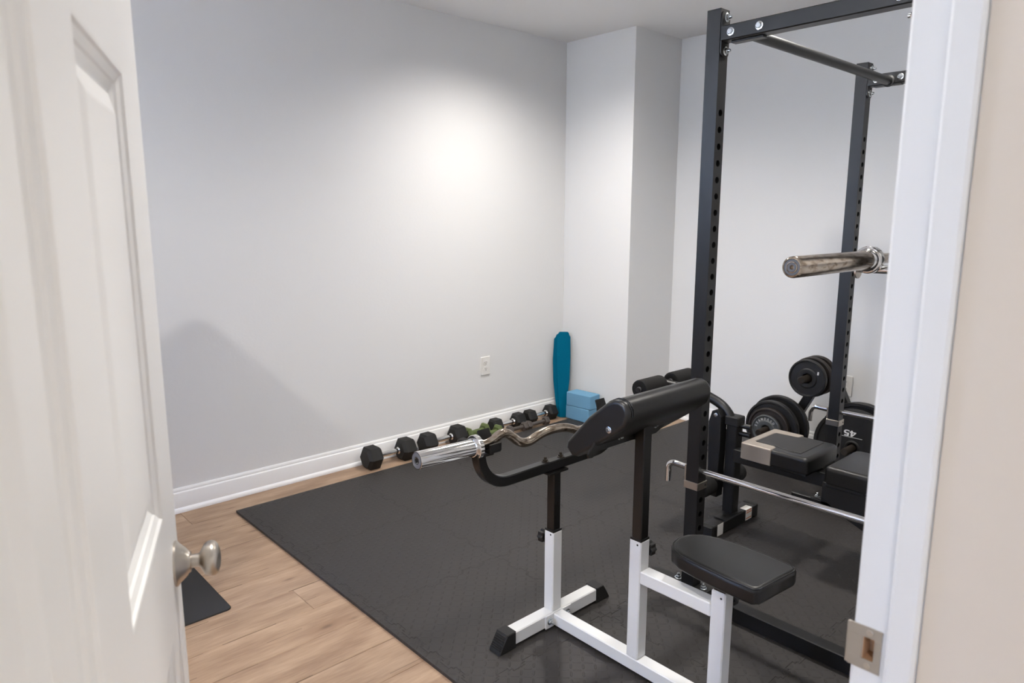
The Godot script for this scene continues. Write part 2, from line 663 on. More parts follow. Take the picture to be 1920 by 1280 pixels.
func room() -> void:
	var X0 := -3.2
	var wl := MB.new()
	box(wl, Vector3(-0.75, 0, ZL - 0.12), Vector3(XB + 0.12, CEIL, ZL), 0.001)
	box(wl, Vector3(X0 - 0.12, 0, ZL - 0.12), Vector3(-1.85, CEIL, ZL), 0.001)
	box(wl, Vector3(-1.85, 0, ZL - 0.12), Vector3(-0.75, 0.90, ZL), 0.001)
	box(wl, Vector3(-1.85, 2.15, ZL - 0.12), Vector3(-0.75, CEIL, ZL), 0.001)
	structure("wall_left", wl, M.wall, "long light grey wall behind the dumbbells")
	wl = MB.new()
	box(wl, Vector3(-1.85, 0.90, ZL - 0.09), Vector3(-0.75, 0.95, ZL - 0.03))
	box(wl, Vector3(-1.85, 2.10, ZL - 0.09), Vector3(-0.75, 2.15, ZL - 0.03))
	box(wl, Vector3(-1.85, 0.95, ZL - 0.09), Vector3(-1.80, 2.10, ZL - 0.03))
	box(wl, Vector3(-0.80, 0.95, ZL - 0.09), Vector3(-0.75, 2.10, ZL - 0.03))
	var w3 := structure("window_3", wl, M.trim, "white frame of the window in the long wall, hidden by the door")
	wl = MB.new()
	box(wl, Vector3(-1.80, 0.95, ZL - 0.062), Vector3(-0.80, 2.10, ZL - 0.058), 0.0005)
	part(w3, "pane", wl, M.glass)
	slab("wall_back", Vector3(XB, 0, ZL), Vector3(XB + 0.12, CEIL, 1.42), M.wall, "light grey back wall behind the weight plates")
	slab("wall_corner", Vector3(XC, 0, ZL), Vector3(XB, CEIL, ZC), M.wall, "boxed-out light grey corner of the room behind the blue blocks")
	slab("ceiling", Vector3(X0 - 0.12, CEIL, ZL - 0.12), Vector3(XB + 0.12, CEIL + 0.1, 1.42), M.ceiling, "plain white ceiling")
	# door wall with its opening
	var m := MB.new()
	box(m, Vector3(0.719, 0, ZD), Vector3(XB, CEIL, ZH), 0.001)
	box(m, Vector3(X0, 0, ZD), Vector3(-0.039, CEIL, ZH), 0.001)
	box(m, Vector3(-0.039, 2.06, ZD), Vector3(0.719, CEIL, ZH), 0.001)
	structure("wall_door", m, M.wall, "wall with the doorway")
	slab("wall_hall", Vector3(X0, 0, 1.3), Vector3(XB, CEIL, 1.42), M.hall_paint, "hall wall behind the viewer")
	# window wall, opening z -2.5..-1.1, y 0.85..2.15
	m = MB.new()
	box(m, Vector3(X0 - 0.12, 0, ZL), Vector3(X0, CEIL, -2.3), 0.001)
	box(m, Vector3(X0 - 0.12, 0, -1.4), Vector3(X0, CEIL, 0.55), 0.001)
	box(m, Vector3(X0 - 0.12, 0, 1.00), Vector3(X0, CEIL, 1.42), 0.001)
	box(m, Vector3(X0 - 0.12, 0, 0.55), Vector3(X0, 0.25, 1.00), 0.001)
	box(m, Vector3(X0 - 0.12, 2.10, 0.55), Vector3(X0, CEIL, 1.00), 0.001)
	box(m, Vector3(X0 - 0.12, 0, -2.3), Vector3(X0, 0.85, -1.4), 0.001)
	box(m, Vector3(X0 - 0.12, 2.15, -2.3), Vector3(X0, CEIL, -1.4), 0.001)
	structure("wall_window", m, M.wall, "wall with the window")
	m = MB.new()
	box(m, Vector3(X0 - 0.09, 0.85, -2.3), Vector3(X0 - 0.03, 0.90, -1.4))
	box(m, Vector3(X0 - 0.09, 2.10, -2.3), Vector3(X0 - 0.03, 2.15, -1.4))
	box(m, Vector3(X0 - 0.09, 0.90, -2.3), Vector3(X0 - 0.03, 2.10, -2.25))
	box(m, Vector3(X0 - 0.09, 0.90, -1.45), Vector3(X0 - 0.03, 2.10, -1.4))
	box(m, Vector3(X0 - 0.08, 1.48, -2.25), Vector3(X0 - 0.04, 1.52, -1.45))
	var w := structure("window_1", m, M.trim, "white window frame")
	for y in [[0.90, 1.48], [1.52, 2.10]]:
		m = MB.new()
		box(m, Vector3(X0 - 0.062, y[0], -2.25), Vector3(X0 - 0.058, y[1], -1.45), 0.0005)
		part(w, "pane", m, M.glass)
	m = MB.new()
	box(m, Vector3(X0 - 0.03, 0.825, -2.56), Vector3(X0 + 0.05, 0.85, -1.04), 0.004)
	part(w, "window_sill", m, M.trim)

	m = MB.new()
	box(m, Vector3(X0 - 0.09, 0.25, 0.55), Vector3(X0 - 0.03, 0.31, 1.00))
	box(m, Vector3(X0 - 0.09, 2.04, 0.55), Vector3(X0 - 0.03, 2.10, 1.00))
	box(m, Vector3(X0 - 0.09, 0.31, 0.55), Vector3(X0 - 0.03, 2.04, 0.60))
	box(m, Vector3(X0 - 0.09, 0.31, 0.95), Vector3(X0 - 0.03, 2.04, 1.00))
	var w2 := structure("window_2", m, M.trim, "white frame of the glazing at the end of the hall")
	m = MB.new()
	box(m, Vector3(X0 - 0.062, 0.31, 0.60), Vector3(X0 - 0.058, 2.04, 0.95), 0.0005)
	part(w2, "pane", m, M.glass)

	# floor boards
	m = MB.new()
	box(m, Vector3(X0 - 0.12, -0.15, ZL - 0.12), Vector3(XB + 0.12, -0.016, 1.42), 0.001)
	var fl := structure("floor", m, M.subfloor, "light oak plank floor")
	var rng := RandomNumberGenerator.new()
	rng.seed = 77
	var pw := 0.165
	var row := 0
	var z := -1.95 - pw * 9
	while z < 1.3:
		var z0 := maxf(z, ZL)
		var z1 := minf(z + pw, 1.3)
		if z1 > z0 + 0.01:
			var x := X0 - rng.randf_range(0.1, 1.4)
			if row == 7:
				x = 1.005 - 1.65 * 3
			while x < XB:
				var a := maxf(x, X0)
				var b := minf(x + 1.65, XB)
				if b - a > 0.02:
					m = MB.new()
					var g := 0.0005
					prism(m, rect(a + g, z0 + g, b - g, z1 - g), Transform3D(Basis(Vector3(1, 0, 0), Vector3(0, 0, 1), Vector3(0, 1, 0)), Vector3(0, -0.014, 0)), 0.014 + rng.randf_range(-0.0003, 0.0), 0.0012, 10)
					var flip := rng.randf() < 0.5
					part(fl, "plank", m, M["wood%d" % rng.randi_range(0, 3)], "", [x, z, pw, flip])
				x += 1.65
		z += pw
		row += 1

	# baseboards, profile of (depth, height)
	var prof := [Vector2(0, 0), Vector2(0.027, 0), Vector2(0.027, 0.006), Vector2(0.0245, 0.014), Vector2(0.0195, 0.019), Vector2(0.0145, 0.021), Vector2(0.0145, 0.088), Vector2(0.012, 0.0925), Vector2(0.0085, 0.095), Vector2(0.0085, 0.104), Vector2(0.006, 0.108), Vector2(0.004, 0.112), Vector2(0, 0.112)]
	var runs := [
		["baseboard_left", Vector3(X0, 0, ZL), Vector3(XC, 0, ZL), Vector3(0, 0, 1), "white baseboard along the long wall"],
		["baseboard_corner", Vector3(XC, 0, ZL), Vector3(XC, 0, ZC + 0.027), Vector3(-1, 0, 0), "white baseboard on the boxed-out corner"],
		["baseboard_side", Vector3(XC - 0.027, 0, ZC), Vector3(XB, 0, ZC), Vector3(0, 0, 1), "short white baseboard on the side of the boxed-out corner"],
		["baseboard_back", Vector3(XB, 0, ZC), Vector3(XB, 0, ZD), Vector3(-1, 0, 0), "white baseboard along the back wall"],
	]
	for r in runs:
		m = MB.new()
		var d: Vector3 = r[2] - r[1]
		var pol := PackedVector2Array(prof)
		prism(m, pol, Transform3D(Basis(r[3], Vector3.UP, d.normalized()), r[1]), d.length(), 0.0, 50)
		structure(r[0], m, M.trim, r[4])


func door_and_frame() -> void:
	# right jamb, pocket for the latch left open
	var m := MB.new()
	var jx0 := 0.70
	var jx1 := 0.719
	box(m, Vector3(jx0, 0, ZD), Vector3(jx1, 0.893, ZH - 0.0005), 0.003)
	box(m, Vector3(jx0, 0.922, ZD), Vector3(jx1, 2.06, ZH - 0.0005), 0.003)
	box(m, Vector3(jx0, 0.890, ZD), Vector3(jx1, 0.925, -0.2385), 0.0)
	box(m, Vector3(jx0, 0.890, -0.2275), Vector3(jx1, 0.925, ZH - 0.0005), 0.0)
	var j := structure("trim_1", m, M.trim, "white right door jamb with the strike plate")
	m = MB.new()
	box(m, Vector3(0.689, 0, -0.2145), Vector3(jx0, 2.045, -0.188), 0.003)
	part(j, "door_stop", m, M.trim)
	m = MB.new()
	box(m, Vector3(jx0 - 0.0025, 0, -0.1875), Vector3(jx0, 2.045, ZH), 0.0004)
	part(j, "hall_light_strip", m, M.hall_light_paint, "hall side of the white jamb with warm hall light painted in as beige")  # beige stands for warm hall light falling on white trim
	# strike plate with its window
	m = MB.new()
	var xf := Transform3D(Basis(Vector3(0, 0, 1), Vector3(0, 1, 0), Vector3(-1, 0, 0)), Vector3(jx0, 0, 0))
	for q in [[-0.2515, 0.884, -0.2205, 0.8955], [-0.2515, 0.9195, -0.2205, 0.931], [-0.2515, 0.8955, -0.2385, 0.9195], [-0.2275, 0.8955, -0.2205, 0.9195]]:
		prism(m, rect(q[0], q[1], q[2], q[3]), xf, 0.0014, 0.0003, 10)
	prism(m, rect(-0.2545, 0.8845, -0.2508, 0.9305, 0.0012, 2), xf.translated_local(Vector3(0, 0, -0.002)), 0.0032, 0.0006, 10)
	var st := part(j, "strike_plate", m, M.strike, "brushed nickel strike plate")
	m = MB.new()
	box(m, Vector3(0.7175, 0.8955, -0.2385), Vector3(0.7195, 0.9195, -0.2275), 0.0)
	box(m, Vector3(0.7005, 0.8935, -0.2385), Vector3(0.7185, 0.8957, -0.2275), 0.0)
	box(m, Vector3(0.7005, 0.9193, -0.2385), Vector3(0.7185, 0.9215, -0.2275), 0.0)
	box(m, Vector3(0.7005, 0.8955, -0.2386), Vector3(0.7185, 0.9195, -0.2376), 0.0)
	part(st, "latch_pocket", m, M.raw_wood)
	for y in [0.8895, 0.9255]:
		m = MB.new()
		lathe(m, [Vector2(0.0034, 0.0014), Vector2(0.0034, 0.002), Vector2(0.0024, 0.0024), Vector2(0, 0.0018)], xf.translated_local(Vector3(-0.2325, y, 0)), 16)
		part(st, "screw", m, M.nickel)
	# left jamb and head
	m = MB.new()
	box(m, Vector3(-0.039, 0, ZD), Vector3(-0.02, 2.06, ZH - 0.0005), 0.002)
	box(m, Vector3(-0.02, 0, -0.2145), Vector3(-0.009, 2.045, -0.188), 0.002)
	structure("trim_2", m, M.trim, "white hinge-side door jamb")
	m = MB.new()
	box(m, Vector3(-0.02, 2.045, ZD), Vector3(jx0, 2.06, ZH - 0.0005), 0.002)
	structure("trim_3", m, M.trim, "white head of the door frame")
	m = MB.new()
	box(m, Vector3(0.744, 0, ZD - 0.014), Vector3(0.80, 2.12, ZD - 0.0002), 0.004)
	structure("trim_4", m, M.trim, "white door casing on the room side")

	# the door leaf, local x from hinge to free edge, local z towards the hall face
	var d := Node3D.new()
	d.name = "door_1"
	add_child(d)
	d.position = Vector3(-0.010, 0, ZD)
	d.rotation_degrees.y = 68.35
	tag(d, "white panelled door standing half open on the left", "", "", "structure")
	O = Vector3.ZERO
	m = MB.new()
	var W := 0.71
	var xs := [0.0, 0.11, 0.254, 0.362, 0.595, W]
	var ys := [0.012, 0.22, 0.862, 1.004, 1.477, 1.60, 1.92, 2.035]
	var rings := [[0.0, 0.0], [0.003, -0.0005], [0.005, -0.0032], [0.012, -0.0058], [0.014, -0.0082], [0.022, -0.0112], [0.025, -0.0114], [0.046, -0.0038], [0.049, -0.0033]]
	for side in [1.0, -1.0]:
		var z0 := 0.0 if side > 0 else -0.035
		for i in 5:
			for k in 7:
				if i % 2 == 0 or k % 2 == 0:
					m.flat(Vector3(xs[i], ys[k], z0), Vector3(xs[i + 1], ys[k], z0), Vector3(xs[i + 1], ys[k + 1], z0), Vector3(xs[i], ys[k + 1], z0), Vector3(0, 0, side))
				else:
					for r in rings.size():
						var a: float = rings[r][0]
						var za: float = z0 + rings[r][1] * side
						var A := [Vector3(xs[i] + a, ys[k] + a, za), Vector3(xs[i + 1] - a, ys[k] + a, za), Vector3(xs[i + 1] - a, ys[k + 1] - a, za), Vector3(xs[i] + a, ys[k + 1] - a, za)]
						if r == rings.size() - 1:
							m.flat(A[0], A[1], A[2], A[3], Vector3(0, 0, side))
							continue
						var b: float = rings[r + 1][0]
						var zb: float = z0 + rings[r + 1][1] * side
						var B := [Vector3(xs[i] + b, ys[k] + b, zb), Vector3(xs[i + 1] - b, ys[k] + b, zb), Vector3(xs[i + 1] - b, ys[k + 1] - b, zb), Vector3(xs[i] + b, ys[k + 1] - b, zb)]
						for s in 4:
							m.flat(A[s], A[(s + 1) % 4], B[(s + 1) % 4], B[s], Vector3(0, 0, side))
	m.flat(Vector3(W, 0.012, 0), Vector3(W, 2.035, 0), Vector3(W, 2.035, -0.035), Vector3(W, 0.012, -0.035), Vector3(1, 0, 0))
	m.flat(Vector3(0, 0.012, 0), Vector3(0, 2.035, 0), Vector3(0, 2.035, -0.035), Vector3(0, 0.012, -0.035), Vector3(-1, 0, 0))
	m.flat(Vector3(0, 2.035, 0), Vector3(W, 2.035, 0), Vector3(W, 2.035, -0.035), Vector3(0, 2.035, -0.035), Vector3(0, 1, 0))
	m.flat(Vector3(0, 0.012, 0), Vector3(W, 0.012, 0), Vector3(W, 0.012, -0.035), Vector3(0, 0.012, -0.035), Vector3(0, -1, 0))
	part(d, "door_leaf", m, M.door)
	for side in [1.0, -1.0]:
		var at := Transform3D(Basis() if side > 0 else Basis(Vector3.UP, PI), Vector3(W - 0.042, 0.917, 0.0 if side > 0 else -0.035))
		m = MB.new()
		lathe(m, [Vector2(0.0275, 0), Vector2(0.0275, 0.0025), Vector2(0.026, 0.0038), Vector2(0.0235, 0.0056), Vector2(0.018, 0.0118), Vector2(0.0135, 0.0155), Vector2(0.0125, 0.0175), Vector2(0.0105, 0.018), Vector2(0.0, 0.018)], at, 48, 30)
		var rose := part(d, "door_rosette", m, M.nickel)
		m = MB.new()
		lathe(m, [Vector2(0.0082, 0.0175), Vector2(0.0082, 0.0265), Vector2(0.009, 0.028), Vector2(0.0135, 0.0305), Vector2(0.0185, 0.0335), Vector2(0.0213, 0.038), Vector2(0.0217, 0.042), Vector2(0.0203, 0.0460), Vector2(0.0168, 0.0490), Vector2(0.011, 0.0510), Vector2(0.005, 0.0518), Vector2(0, 0.052)], at, 48, 60)
		part(rose, "knob", m, M.nickel)
	m = MB.new()
	box(m, Vector3(W, 0.89, -0.029), Vector3(W + 0.0012, 0.947, -0.006), 0.0003)
	part(d, "latch_plate", m, M.strike)


# ------------------------------------------------------------------ floor mats
# toothed seam of unit length u 0..1: offsets across it
func seam(k: int) -> Array:
	var out := [Vector2(0, 0)]
	for i in k:
		var w := 0.93 / k
		var a := 0.035 + w * i
		var s := 0.0095 if i % 2 == 0 else -0.0095
		out.append(Vector2(a + 0.13 * w, 0))
		out.append(Vector2(a + 0.05 * w, s))
		out.append(Vector2(a + 0.95 * w, s))
		out.append(Vector2(a + 0.87 * w, 0))
	out.append(Vector2(1, 0))
	return out


func mats() -> void:
	var T := 0.556
	var x0 := 1.150
	var z0 := -3.064
	var nx := 5
	var nz := 5
	var b := 0.032
	var t := thing("foam_floor_mat", Vector3(2.5, 0, -1.7), "large dark grey foam floor of interlocking tread-pattern tiles", "floor mat")
	var sm := seam(10)
	var flat := Transform3D(Basis(Vector3(1, 0, 0), Vector3(0, 0, 1), Vector3(0, 1, 0)), Vector3.ZERO)
	for i in nx:
		for k in nz:
			if i == nx - 1 and k == 0:
				continue      # the corner by the blocks has no tile
			var ax := x0 + T * i
			var az := z0 + T * k
			var p := PackedVector2Array()
			for q in sm.size() - 1:
				p.append(Vector2(ax + sm[q].x * T, az + sm[q].y))
			for q in sm.size() - 1:
				p.append(Vector2(ax + T + sm[q].y, az + sm[q].x * T))
			for q in sm.size() - 1:
				var w: Vector2 = sm[sm.size() - 1 - q]
				p.append(Vector2(ax + w.x * T, az + T + w.y))
			for q in sm.size() - 1:
				var w: Vector2 = sm[sm.size() - 1 - q]
				p.append(Vector2(ax + w.y, az + w.x * T))
			var m := MB.new()
			prism(m, grown(ccw(p), -0.0003), flat, MAT, 0.0007, 5)
			part(t, "tile", m, M.tile)
	# straight border strips on the two open sides
	for k in nz:
		var az := z0 + T * k
		var p := PackedVector2Array([Vector2(x0 - b, az - (b if k == 0 else 0.0))])
		if k == 0:
			p.append(Vector2(x0, az - b))
		for q in sm.size():
			p.append(Vector2(x0 + sm[q].y, az + sm[q].x * T))
		p.append(Vector2(x0 - b, az + T))
		var m := MB.new()
		prism(m, grown(ccw(p), -0.0003), flat, MAT, 0.001, 5)
		part(t, "border_strip", m, M.tile)
	for i in nx:
		var ax := x0 + T * i
		var p := PackedVector2Array([Vector2(ax, z0 - b), Vector2(ax + T, z0 - b)])
		for q in sm.size():
			var w: Vector2 = sm[sm.size() - 1 - q]
			p.append(Vector2(ax + w.x * T, z0 + w.y))
		if i == nx - 1:
			continue
		var m := MB.new()
		prism(m, grown(ccw(p), -0.0003), flat, MAT, 0.001, 5)
		part(t, "border_strip", m, M.tile)

	var ex := x0 + T * (nx - 1)
	var ez := z0 + T
	var side := PackedVector2Array([Vector2(ex + b, z0), Vector2(ex + b, ez - b)])
	side.append(Vector2(ex, ez))
	for q in sm.size() - 1:
		var w: Vector2 = sm[sm.size() - 2 - q]
		side.append(Vector2(ex + w.y, z0 + w.x * T))
	var ms := MB.new()
	prism(ms, grown(ccw(side), -0.0003), flat, MAT, 0.001, 5)
	part(t, "border_strip", ms, M.tile)
	var far := PackedVector2Array([Vector2(ex + b, ez - b), Vector2(ex + T, ez - b)])
	for q in sm.size():
		var w: Vector2 = sm[sm.size() - 1 - q]
		far.append(Vector2(ex + w.x * T, ez + w.y))
	ms = MB.new()
	prism(ms, grown(ccw(far), -0.0003), flat, MAT, 0.001, 5)
	part(t, "border_strip", ms, M.tile)

	var t2 := thing("exercise_mat", Vector3(0.3, 0, -2.6), "thin plain black mat on the planks beside the door", "mat")
	var m2 := MB.new()
	cushion(m2, rect(-1.0, -2.96, 0.796, -2.302, 0.018, 4), flat, 0.006, 0.0005, 0.003)
	part(t2, "mat_sheet", m2, M.black_mat)


# ------------------------------------------------------------------ preacher curl bench
func preacher_bench() -> void:
	var t := thing("preacher_bench", Vector3(1.546, MAT, -1.2), "preacher curl bench with white frame, black seat and sloped black arm pad", "bench")
	var x0 := 1.525
	var x1 := 1.567
	var y0 := MAT + 0.008
	var m := MB.new()
	box(m, Vector3(1.352, y0, -1.512), Vector3(1.745, 0.064, -1.467), 0.003)
	var foot := part(t, "cross_foot", m, M.white_steel)
	for s in [-1.0, 1.0]:
		m = MB.new()
		var e := 1.352 if s < 0 else 1.745
		var tip: float = e + s * 0.052
		var p := PackedVector2Array([Vector2(e - s * 0.006, MAT), Vector2(e + s * 0.062, MAT), Vector2(e + s * 0.060, 0.020), Vector2(e + s * 0.030, 0.068), Vector2(e - s * 0.006, 0.068)])
		prism(m, p, Transform3D(Basis(), Vector3(0, 0, -1.5155)), 0.052, 0.002, 20)
		for i in 7:
			var f := (i + 0.5) / 7.0
			var c := Vector3(lerpf(e + s * 0.0585, e + s * 0.0325, f), lerpf(0.0225, 0.064, f), 0)
			box(m, c + Vector3(-0.0016, -0.0016, -1.511), c + Vector3(0.0016, 0.0016, -1.468), 0.0)
		part(foot, "end_cap", m, M.rubber, "black ribbed rubber end cap")
	for q in [[1.488, x0 + 0.001, 1.507], [x1 - 0.001, 1.607, 1.588]]:
		m = MB.new()
		box(m, Vector3(q[0], y0 - 0.002, -1.4672), Vector3(q[1], 0.063, -1.4625), 0.001)
		var fl := part(t, "joint_flange", m, M.white_steel)
		bolt(fl, Vector3(q[2], 0.041, -1.4625), Vector3(0, 0, 1), 0.0085, M.zinc, true)
	m = MB.new()
	box(m, Vector3(x0, y0, -1.467), Vector3(x1, 0.061, -0.60), 0.003)
	part(t, "base_beam", m, M.white_steel)
	m = MB.new()
	box(m, Vector3(1.30, y0, -0.645), Vector3(1.80, 0.062, -0.60), 0.003)
	part(t, "rear_foot", m, M.white_steel)
	# front upright
	m = MB.new()
	box(m, Vector3(x0, 0.063, -1.511), Vector3(x1, 0.339, -1.470), 0.003)
	part(t, "front_upright", m, M.white_steel)
	m = MB.new()
	box(m, Vector3(x0 + 0.001, 0.336, -1.510), Vector3(x1 - 0.001, 0.344, -1.471), 0.001)
	part(t, "collar_sleeve", m, M.black_plastic)
	m = MB.new()
	box(m, Vector3(1.5295, 0.33, -1.5065), Vector3(1.5625, 0.537, -1.4745), 0.003)
	var p1 := part(t, "front_post", m, M.gloss_steel)
	for y in [0.395, 0.433, 0.471]:
		m = MB.new()
		lathe(m, [Vector2(0.0045, 0.0), Vector2(0.0045, 0.0004), Vector2(0, 0.0004)], along(Vector3(0, 0, 1), Vector3(1.546, y, -1.4745)), 14)
		part(p1, "pin_hole", m, M.slot)
	m = MB.new()
	box(m, Vector3(1.503, 0.536, -1.514), Vector3(1.590, 0.543, -1.468), 0.001)
	part(t, "mount_plate", m, M.gloss_steel)
	# bar holder: U of square tube
	var outer := PackedVector2Array()
	var inner := PackedVector2Array()
	for i in 13:
		var a := PI + PI / 2 * i / 12.0
		outer.append(Vector2(1.345 + cos(a) * 0.122, 0.665 + sin(a) * 0.122))
		inner.append(Vector2(1.345 + cos(a) * 0.090, 0.665 + sin(a) * 0.090))
	for i in 13:
		var a := PI * 1.5 + PI / 2 * i / 12.0
		outer.append(Vector2(1.747 + cos(a) * 0.122, 0.665 + sin(a) * 0.122))
		inner.append(Vector2(1.747 + cos(a) * 0.090, 0.665 + sin(a) * 0.090))
	inner.reverse()
	m = MB.new()
	var u := outer.duplicate()
	u.append_array(inner)
	prism(m, u, Transform3D(Basis(), Vector3(0, 0, -1.513)), 0.032, 0.003, 30)
	var hold := part(t, "bar_holder", m, M.gloss_steel)
	for x in [1.512, 1.582]:
		bolt(hold, Vector3(x, 0.575, -1.497), Vector3.UP, 0.0085, M.peg, true)
	for s in [-1.0, 1.0]:
		m = MB.new()
		var cx: float = 1.546 + s * 0.262
		var pr := PackedVector2Array([Vector2(-0.027, 0.662), Vector2(0.021, 0.662), Vector2(0.025, 0.668), Vector2(0.025, 0.690), Vector2(0.019, 0.690), Vector2(0.019, 0.670), Vector2(-0.019, 0.670), Vector2(-0.021, 0.700), Vector2(-0.031, 0.722), Vector2(-0.036, 0.719), Vector2(-0.028, 0.696)])
		prism(m, pr, Transform3D(Basis(Vector3(0, 0, 1), Vector3(0, 1, 0), Vector3(-1, 0, 0)), Vector3(cx + 0.022, 0, -1.497)), 0.044, 0.001, 30)
		box(m, Vector3(minf(cx, 1.546 + s * 0.322), 0.655, -1.513), Vector3(maxf(cx, 1.546 + s * 0.322), 0.664, -1.481), 0.001)
		part(hold, "bar_cradle", m, M.black_steel)
	# middle upright, post, strut, seat post
	m = MB.new()
	box(m, Vector3(x0, 0.061, -1.167), Vector3(x1, 0.430, -1.126), 0.003)
	part(t, "middle_upright", m, M.white_steel)
	m = MB.new()
	box(m, Vector3(x0 + 0.001, 0.427, -1.166), Vector3(x1 - 0.001, 0.435, -1.127), 0.001)
	part(t, "collar_sleeve", m, M.black_plastic)
	m = MB.new()
	box(m, Vector3(1.528, 0.42, -1.163), Vector3(1.564, 0.792, -1.129), 0.003)
	part(t, "pad_post", m, M.gloss_steel)
	m = MB.new()
	box(m, Vector3(x0, 0.303, -1.1262), Vector3(x1, 0.342, -0.8978), 0.003)
	part(t, "strut", m, M.white_steel)
	m = MB.new()
	box(m, Vector3(x0, 0.061, -0.898), Vector3(x1, 0.383, -0.856), 0.003)
	part(t, "seat_upright", m, M.white_steel)
	m = MB.new()
	box(m, Vector3(1.529, 0.37, -0.894), Vector3(1.563, 0.402, -0.860), 0.002)
	box(m, Vector3(1.53, 0.390, -0.93), Vector3(1.60, 0.396, -0.83), 0.001)
	part(t, "seat_bracket", m, M.gloss_steel)
	for q in [[Vector3(x0, 0.329, -1.482), 0], [Vector3(x0, 0.418, -1.138), 0], [Vector3(x0, 0.368, -0.868), 0]]:
		m = MB.new()
		lathe(m, [Vector2(0.003, 0), Vector2(0.003, 0.0005), Vector2(0, 0.0005)], along(Vector3(-1, 0, 0), q[0]), 12)
		part(t, "pin_hole", m, M.slot)
	var knobs := [[Vector3(1.546, 0.302, -1.511), Vector3(0, 0, -1)], [Vector3(x1, 0.385, -1.146), Vector3(1, 0, 0)], [Vector3(x1, 0.345, -0.877), Vector3(1, 0, 0)]]
	for q in knobs:
		m = MB.new()
		var xf := along(q[1], q[0])
		lathe(m, [Vector2(0.008, 0), Vector2(0.008, 0.012), Vector2(0.012, 0.012), Vector2(0.0125, 0.013)], xf, 20)
		var star := PackedVector2Array()
		for i in 32:
			var a := TAU * i / 32
			var r := 0.0205 + 0.0022 * cos(a * 8)
			star.append(Vector2(cos(a) * r, sin(a) * r))
		prism(m, star, xf.translated_local(Vector3(0, 0, 0.012)), 0.024, 0.003, 40)
		part(t, "adjuster_knob", m, M.black_plastic, "black ribbed adjuster knob")
	# arm pad: profile in (z, y) drawn out along x
	var prof := PackedVector2Array([Vector2(-1.270, 0.712), Vector2(-1.250, 0.694), Vector2(-1.230, 0.694), Vector2(-1.150, 0.750), Vector2(-1.094, 0.790), Vector2(-1.068, 0.812), Vector2(-1.058, 0.838), Vector2(-1.060, 0.858), Vector2(-1.072, 0.874), Vector2(-1.090, 0.880), Vector2(-1.108, 0.878), Vector2(-1.130, 0.866), Vector2(-1.192, 0.815), Vector2(-1.266, 0.732)])
	m = MB.new()
	cushion(m, prof, Transform3D(Basis(Vector3(0, 0, -1), Vector3(0, 1, 0), Vector3(1, 0, 0)), Vector3(1.360, 0, 0)) * Transform3D(Basis.from_scale(Vector3(-1, 1, 1)), Vector3.ZERO), 0.388, 0.012, 0.016, 0.0, 5)
	var pad := part(t, "arm_pad", m, M.vinyl, "sloped black vinyl arm pad")
	m = MB.new()
	var seampts := []
	for q in [Vector2(-1.192, 0.8165), Vector2(-1.130, 0.8675), Vector2(-1.108, 0.8792), Vector2(-1.090, 0.8812), Vector2(-1.072, 0.8752), Vector2(-1.0592, 0.859), Vector2(-1.0572, 0.838)]:
		seampts.append(Vector3(1.3785, q.y, q.x))
	rod(m, seampts, 0.0013, 6)
	var seam2 := []
	for q in seampts:
		seam2.append(q + Vector3(0.006, 0, 0))
	rod(m, seam2, 0.0011, 6)
	part(pad, "seam", m, M.stitch)
	# steel gusset under the pad
	m = MB.new()
	var gp := PackedVector2Array([Vector2(1.41, 0.80), Vector2(1.352, 0.744), Vector2(1.332, 0.724), Vector2(1.336, 0.714), Vector2(1.350, 0.712), Vector2(1.378, 0.726), Vector2(1.52, 0.725), Vector2(1.56, 0.722), Vector2(1.628, 0.722), Vector2(1.662, 0.735), Vector2(1.722, 0.775), Vector2(1.722, 0.80)])
	prism(m, gp, Transform3D(Basis(), Vector3(0, 0, -1.168)), 0.006, 0.001, 20)
	var gus := part(t, "pad_bracket", m, M.gloss_steel)
	m = MB.new()
	prism(m, PackedVector2Array([Vector2(-1.215, 0.700), Vector2(-1.08, 0.805), Vector2(-1.083, 0.809), Vector2(-1.218, 0.704)]), Transform3D(Basis(Vector3(0, 0, 1), Vector3(0, 1, 0), Vector3(-1, 0, 0)), Vector3(1.70, 0, 0)), 0.30, 0.0005, 10)
	part(gus, "support_plate", m, M.gloss_steel)
	bolt(gus, Vector3(1.462, 0.750, -1.162), Vector3(0, 0, 1), 0.009)
	bolt(gus, Vector3(1.622, 0.752, -1.162), Vector3(0, 0, 1), 0.009)
	bolt(pad, Vector3(1.3598, 0.797, -1.118), Vector3(-1, 0, 0), 0.0062)
	# seat: round at the back, square in front
	var sp := PackedVector2Array()
	var c := Vector2(1.582, 0.0)
	for q in [[1.508, -0.776], [1.524, -0.762], [1.60, -0.755], [1.672, -0.748], [1.690, -0.752], [1.699, -0.768]]:
		sp.append(Vector2(q[0], q[1]))
	for q in [[1.706, -0.84], [1.708, -0.92], [1.700, -0.985], [1.682, -1.030], [1.652, -1.056], [1.612, -1.066], [1.575, -1.058], [1.545, -1.036], [1.526, -1.000], [1.517, -0.94], [1.510, -0.86]]:
		sp.append(Vector2(q[0], q[1]))
	m = MB.new()
	var yup := Transform3D(Basis(Vector3(1, 0, 0), Vector3(0, 0, 1), Vector3(0, 1, 0)), Vector3(0, 0.394, 0))
	cushion(m, sp, yup, 0.047, 0.010, 0.014, 0.006, 6)
	var seat := part(t, "seat", m, M.vinyl, "black vinyl seat with rounded back")
	m = MB.new()
	var ring := []
	var rim := grown(ccw(sp), -0.0035)
	for q in rim:
		ring.append(Vector3(q.x, 0.4375, q.y))
	ring.append(ring[0])
	rod(m, ring, 0.0022, 6, false)
	part(seat, "piping", m, M.vinyl)


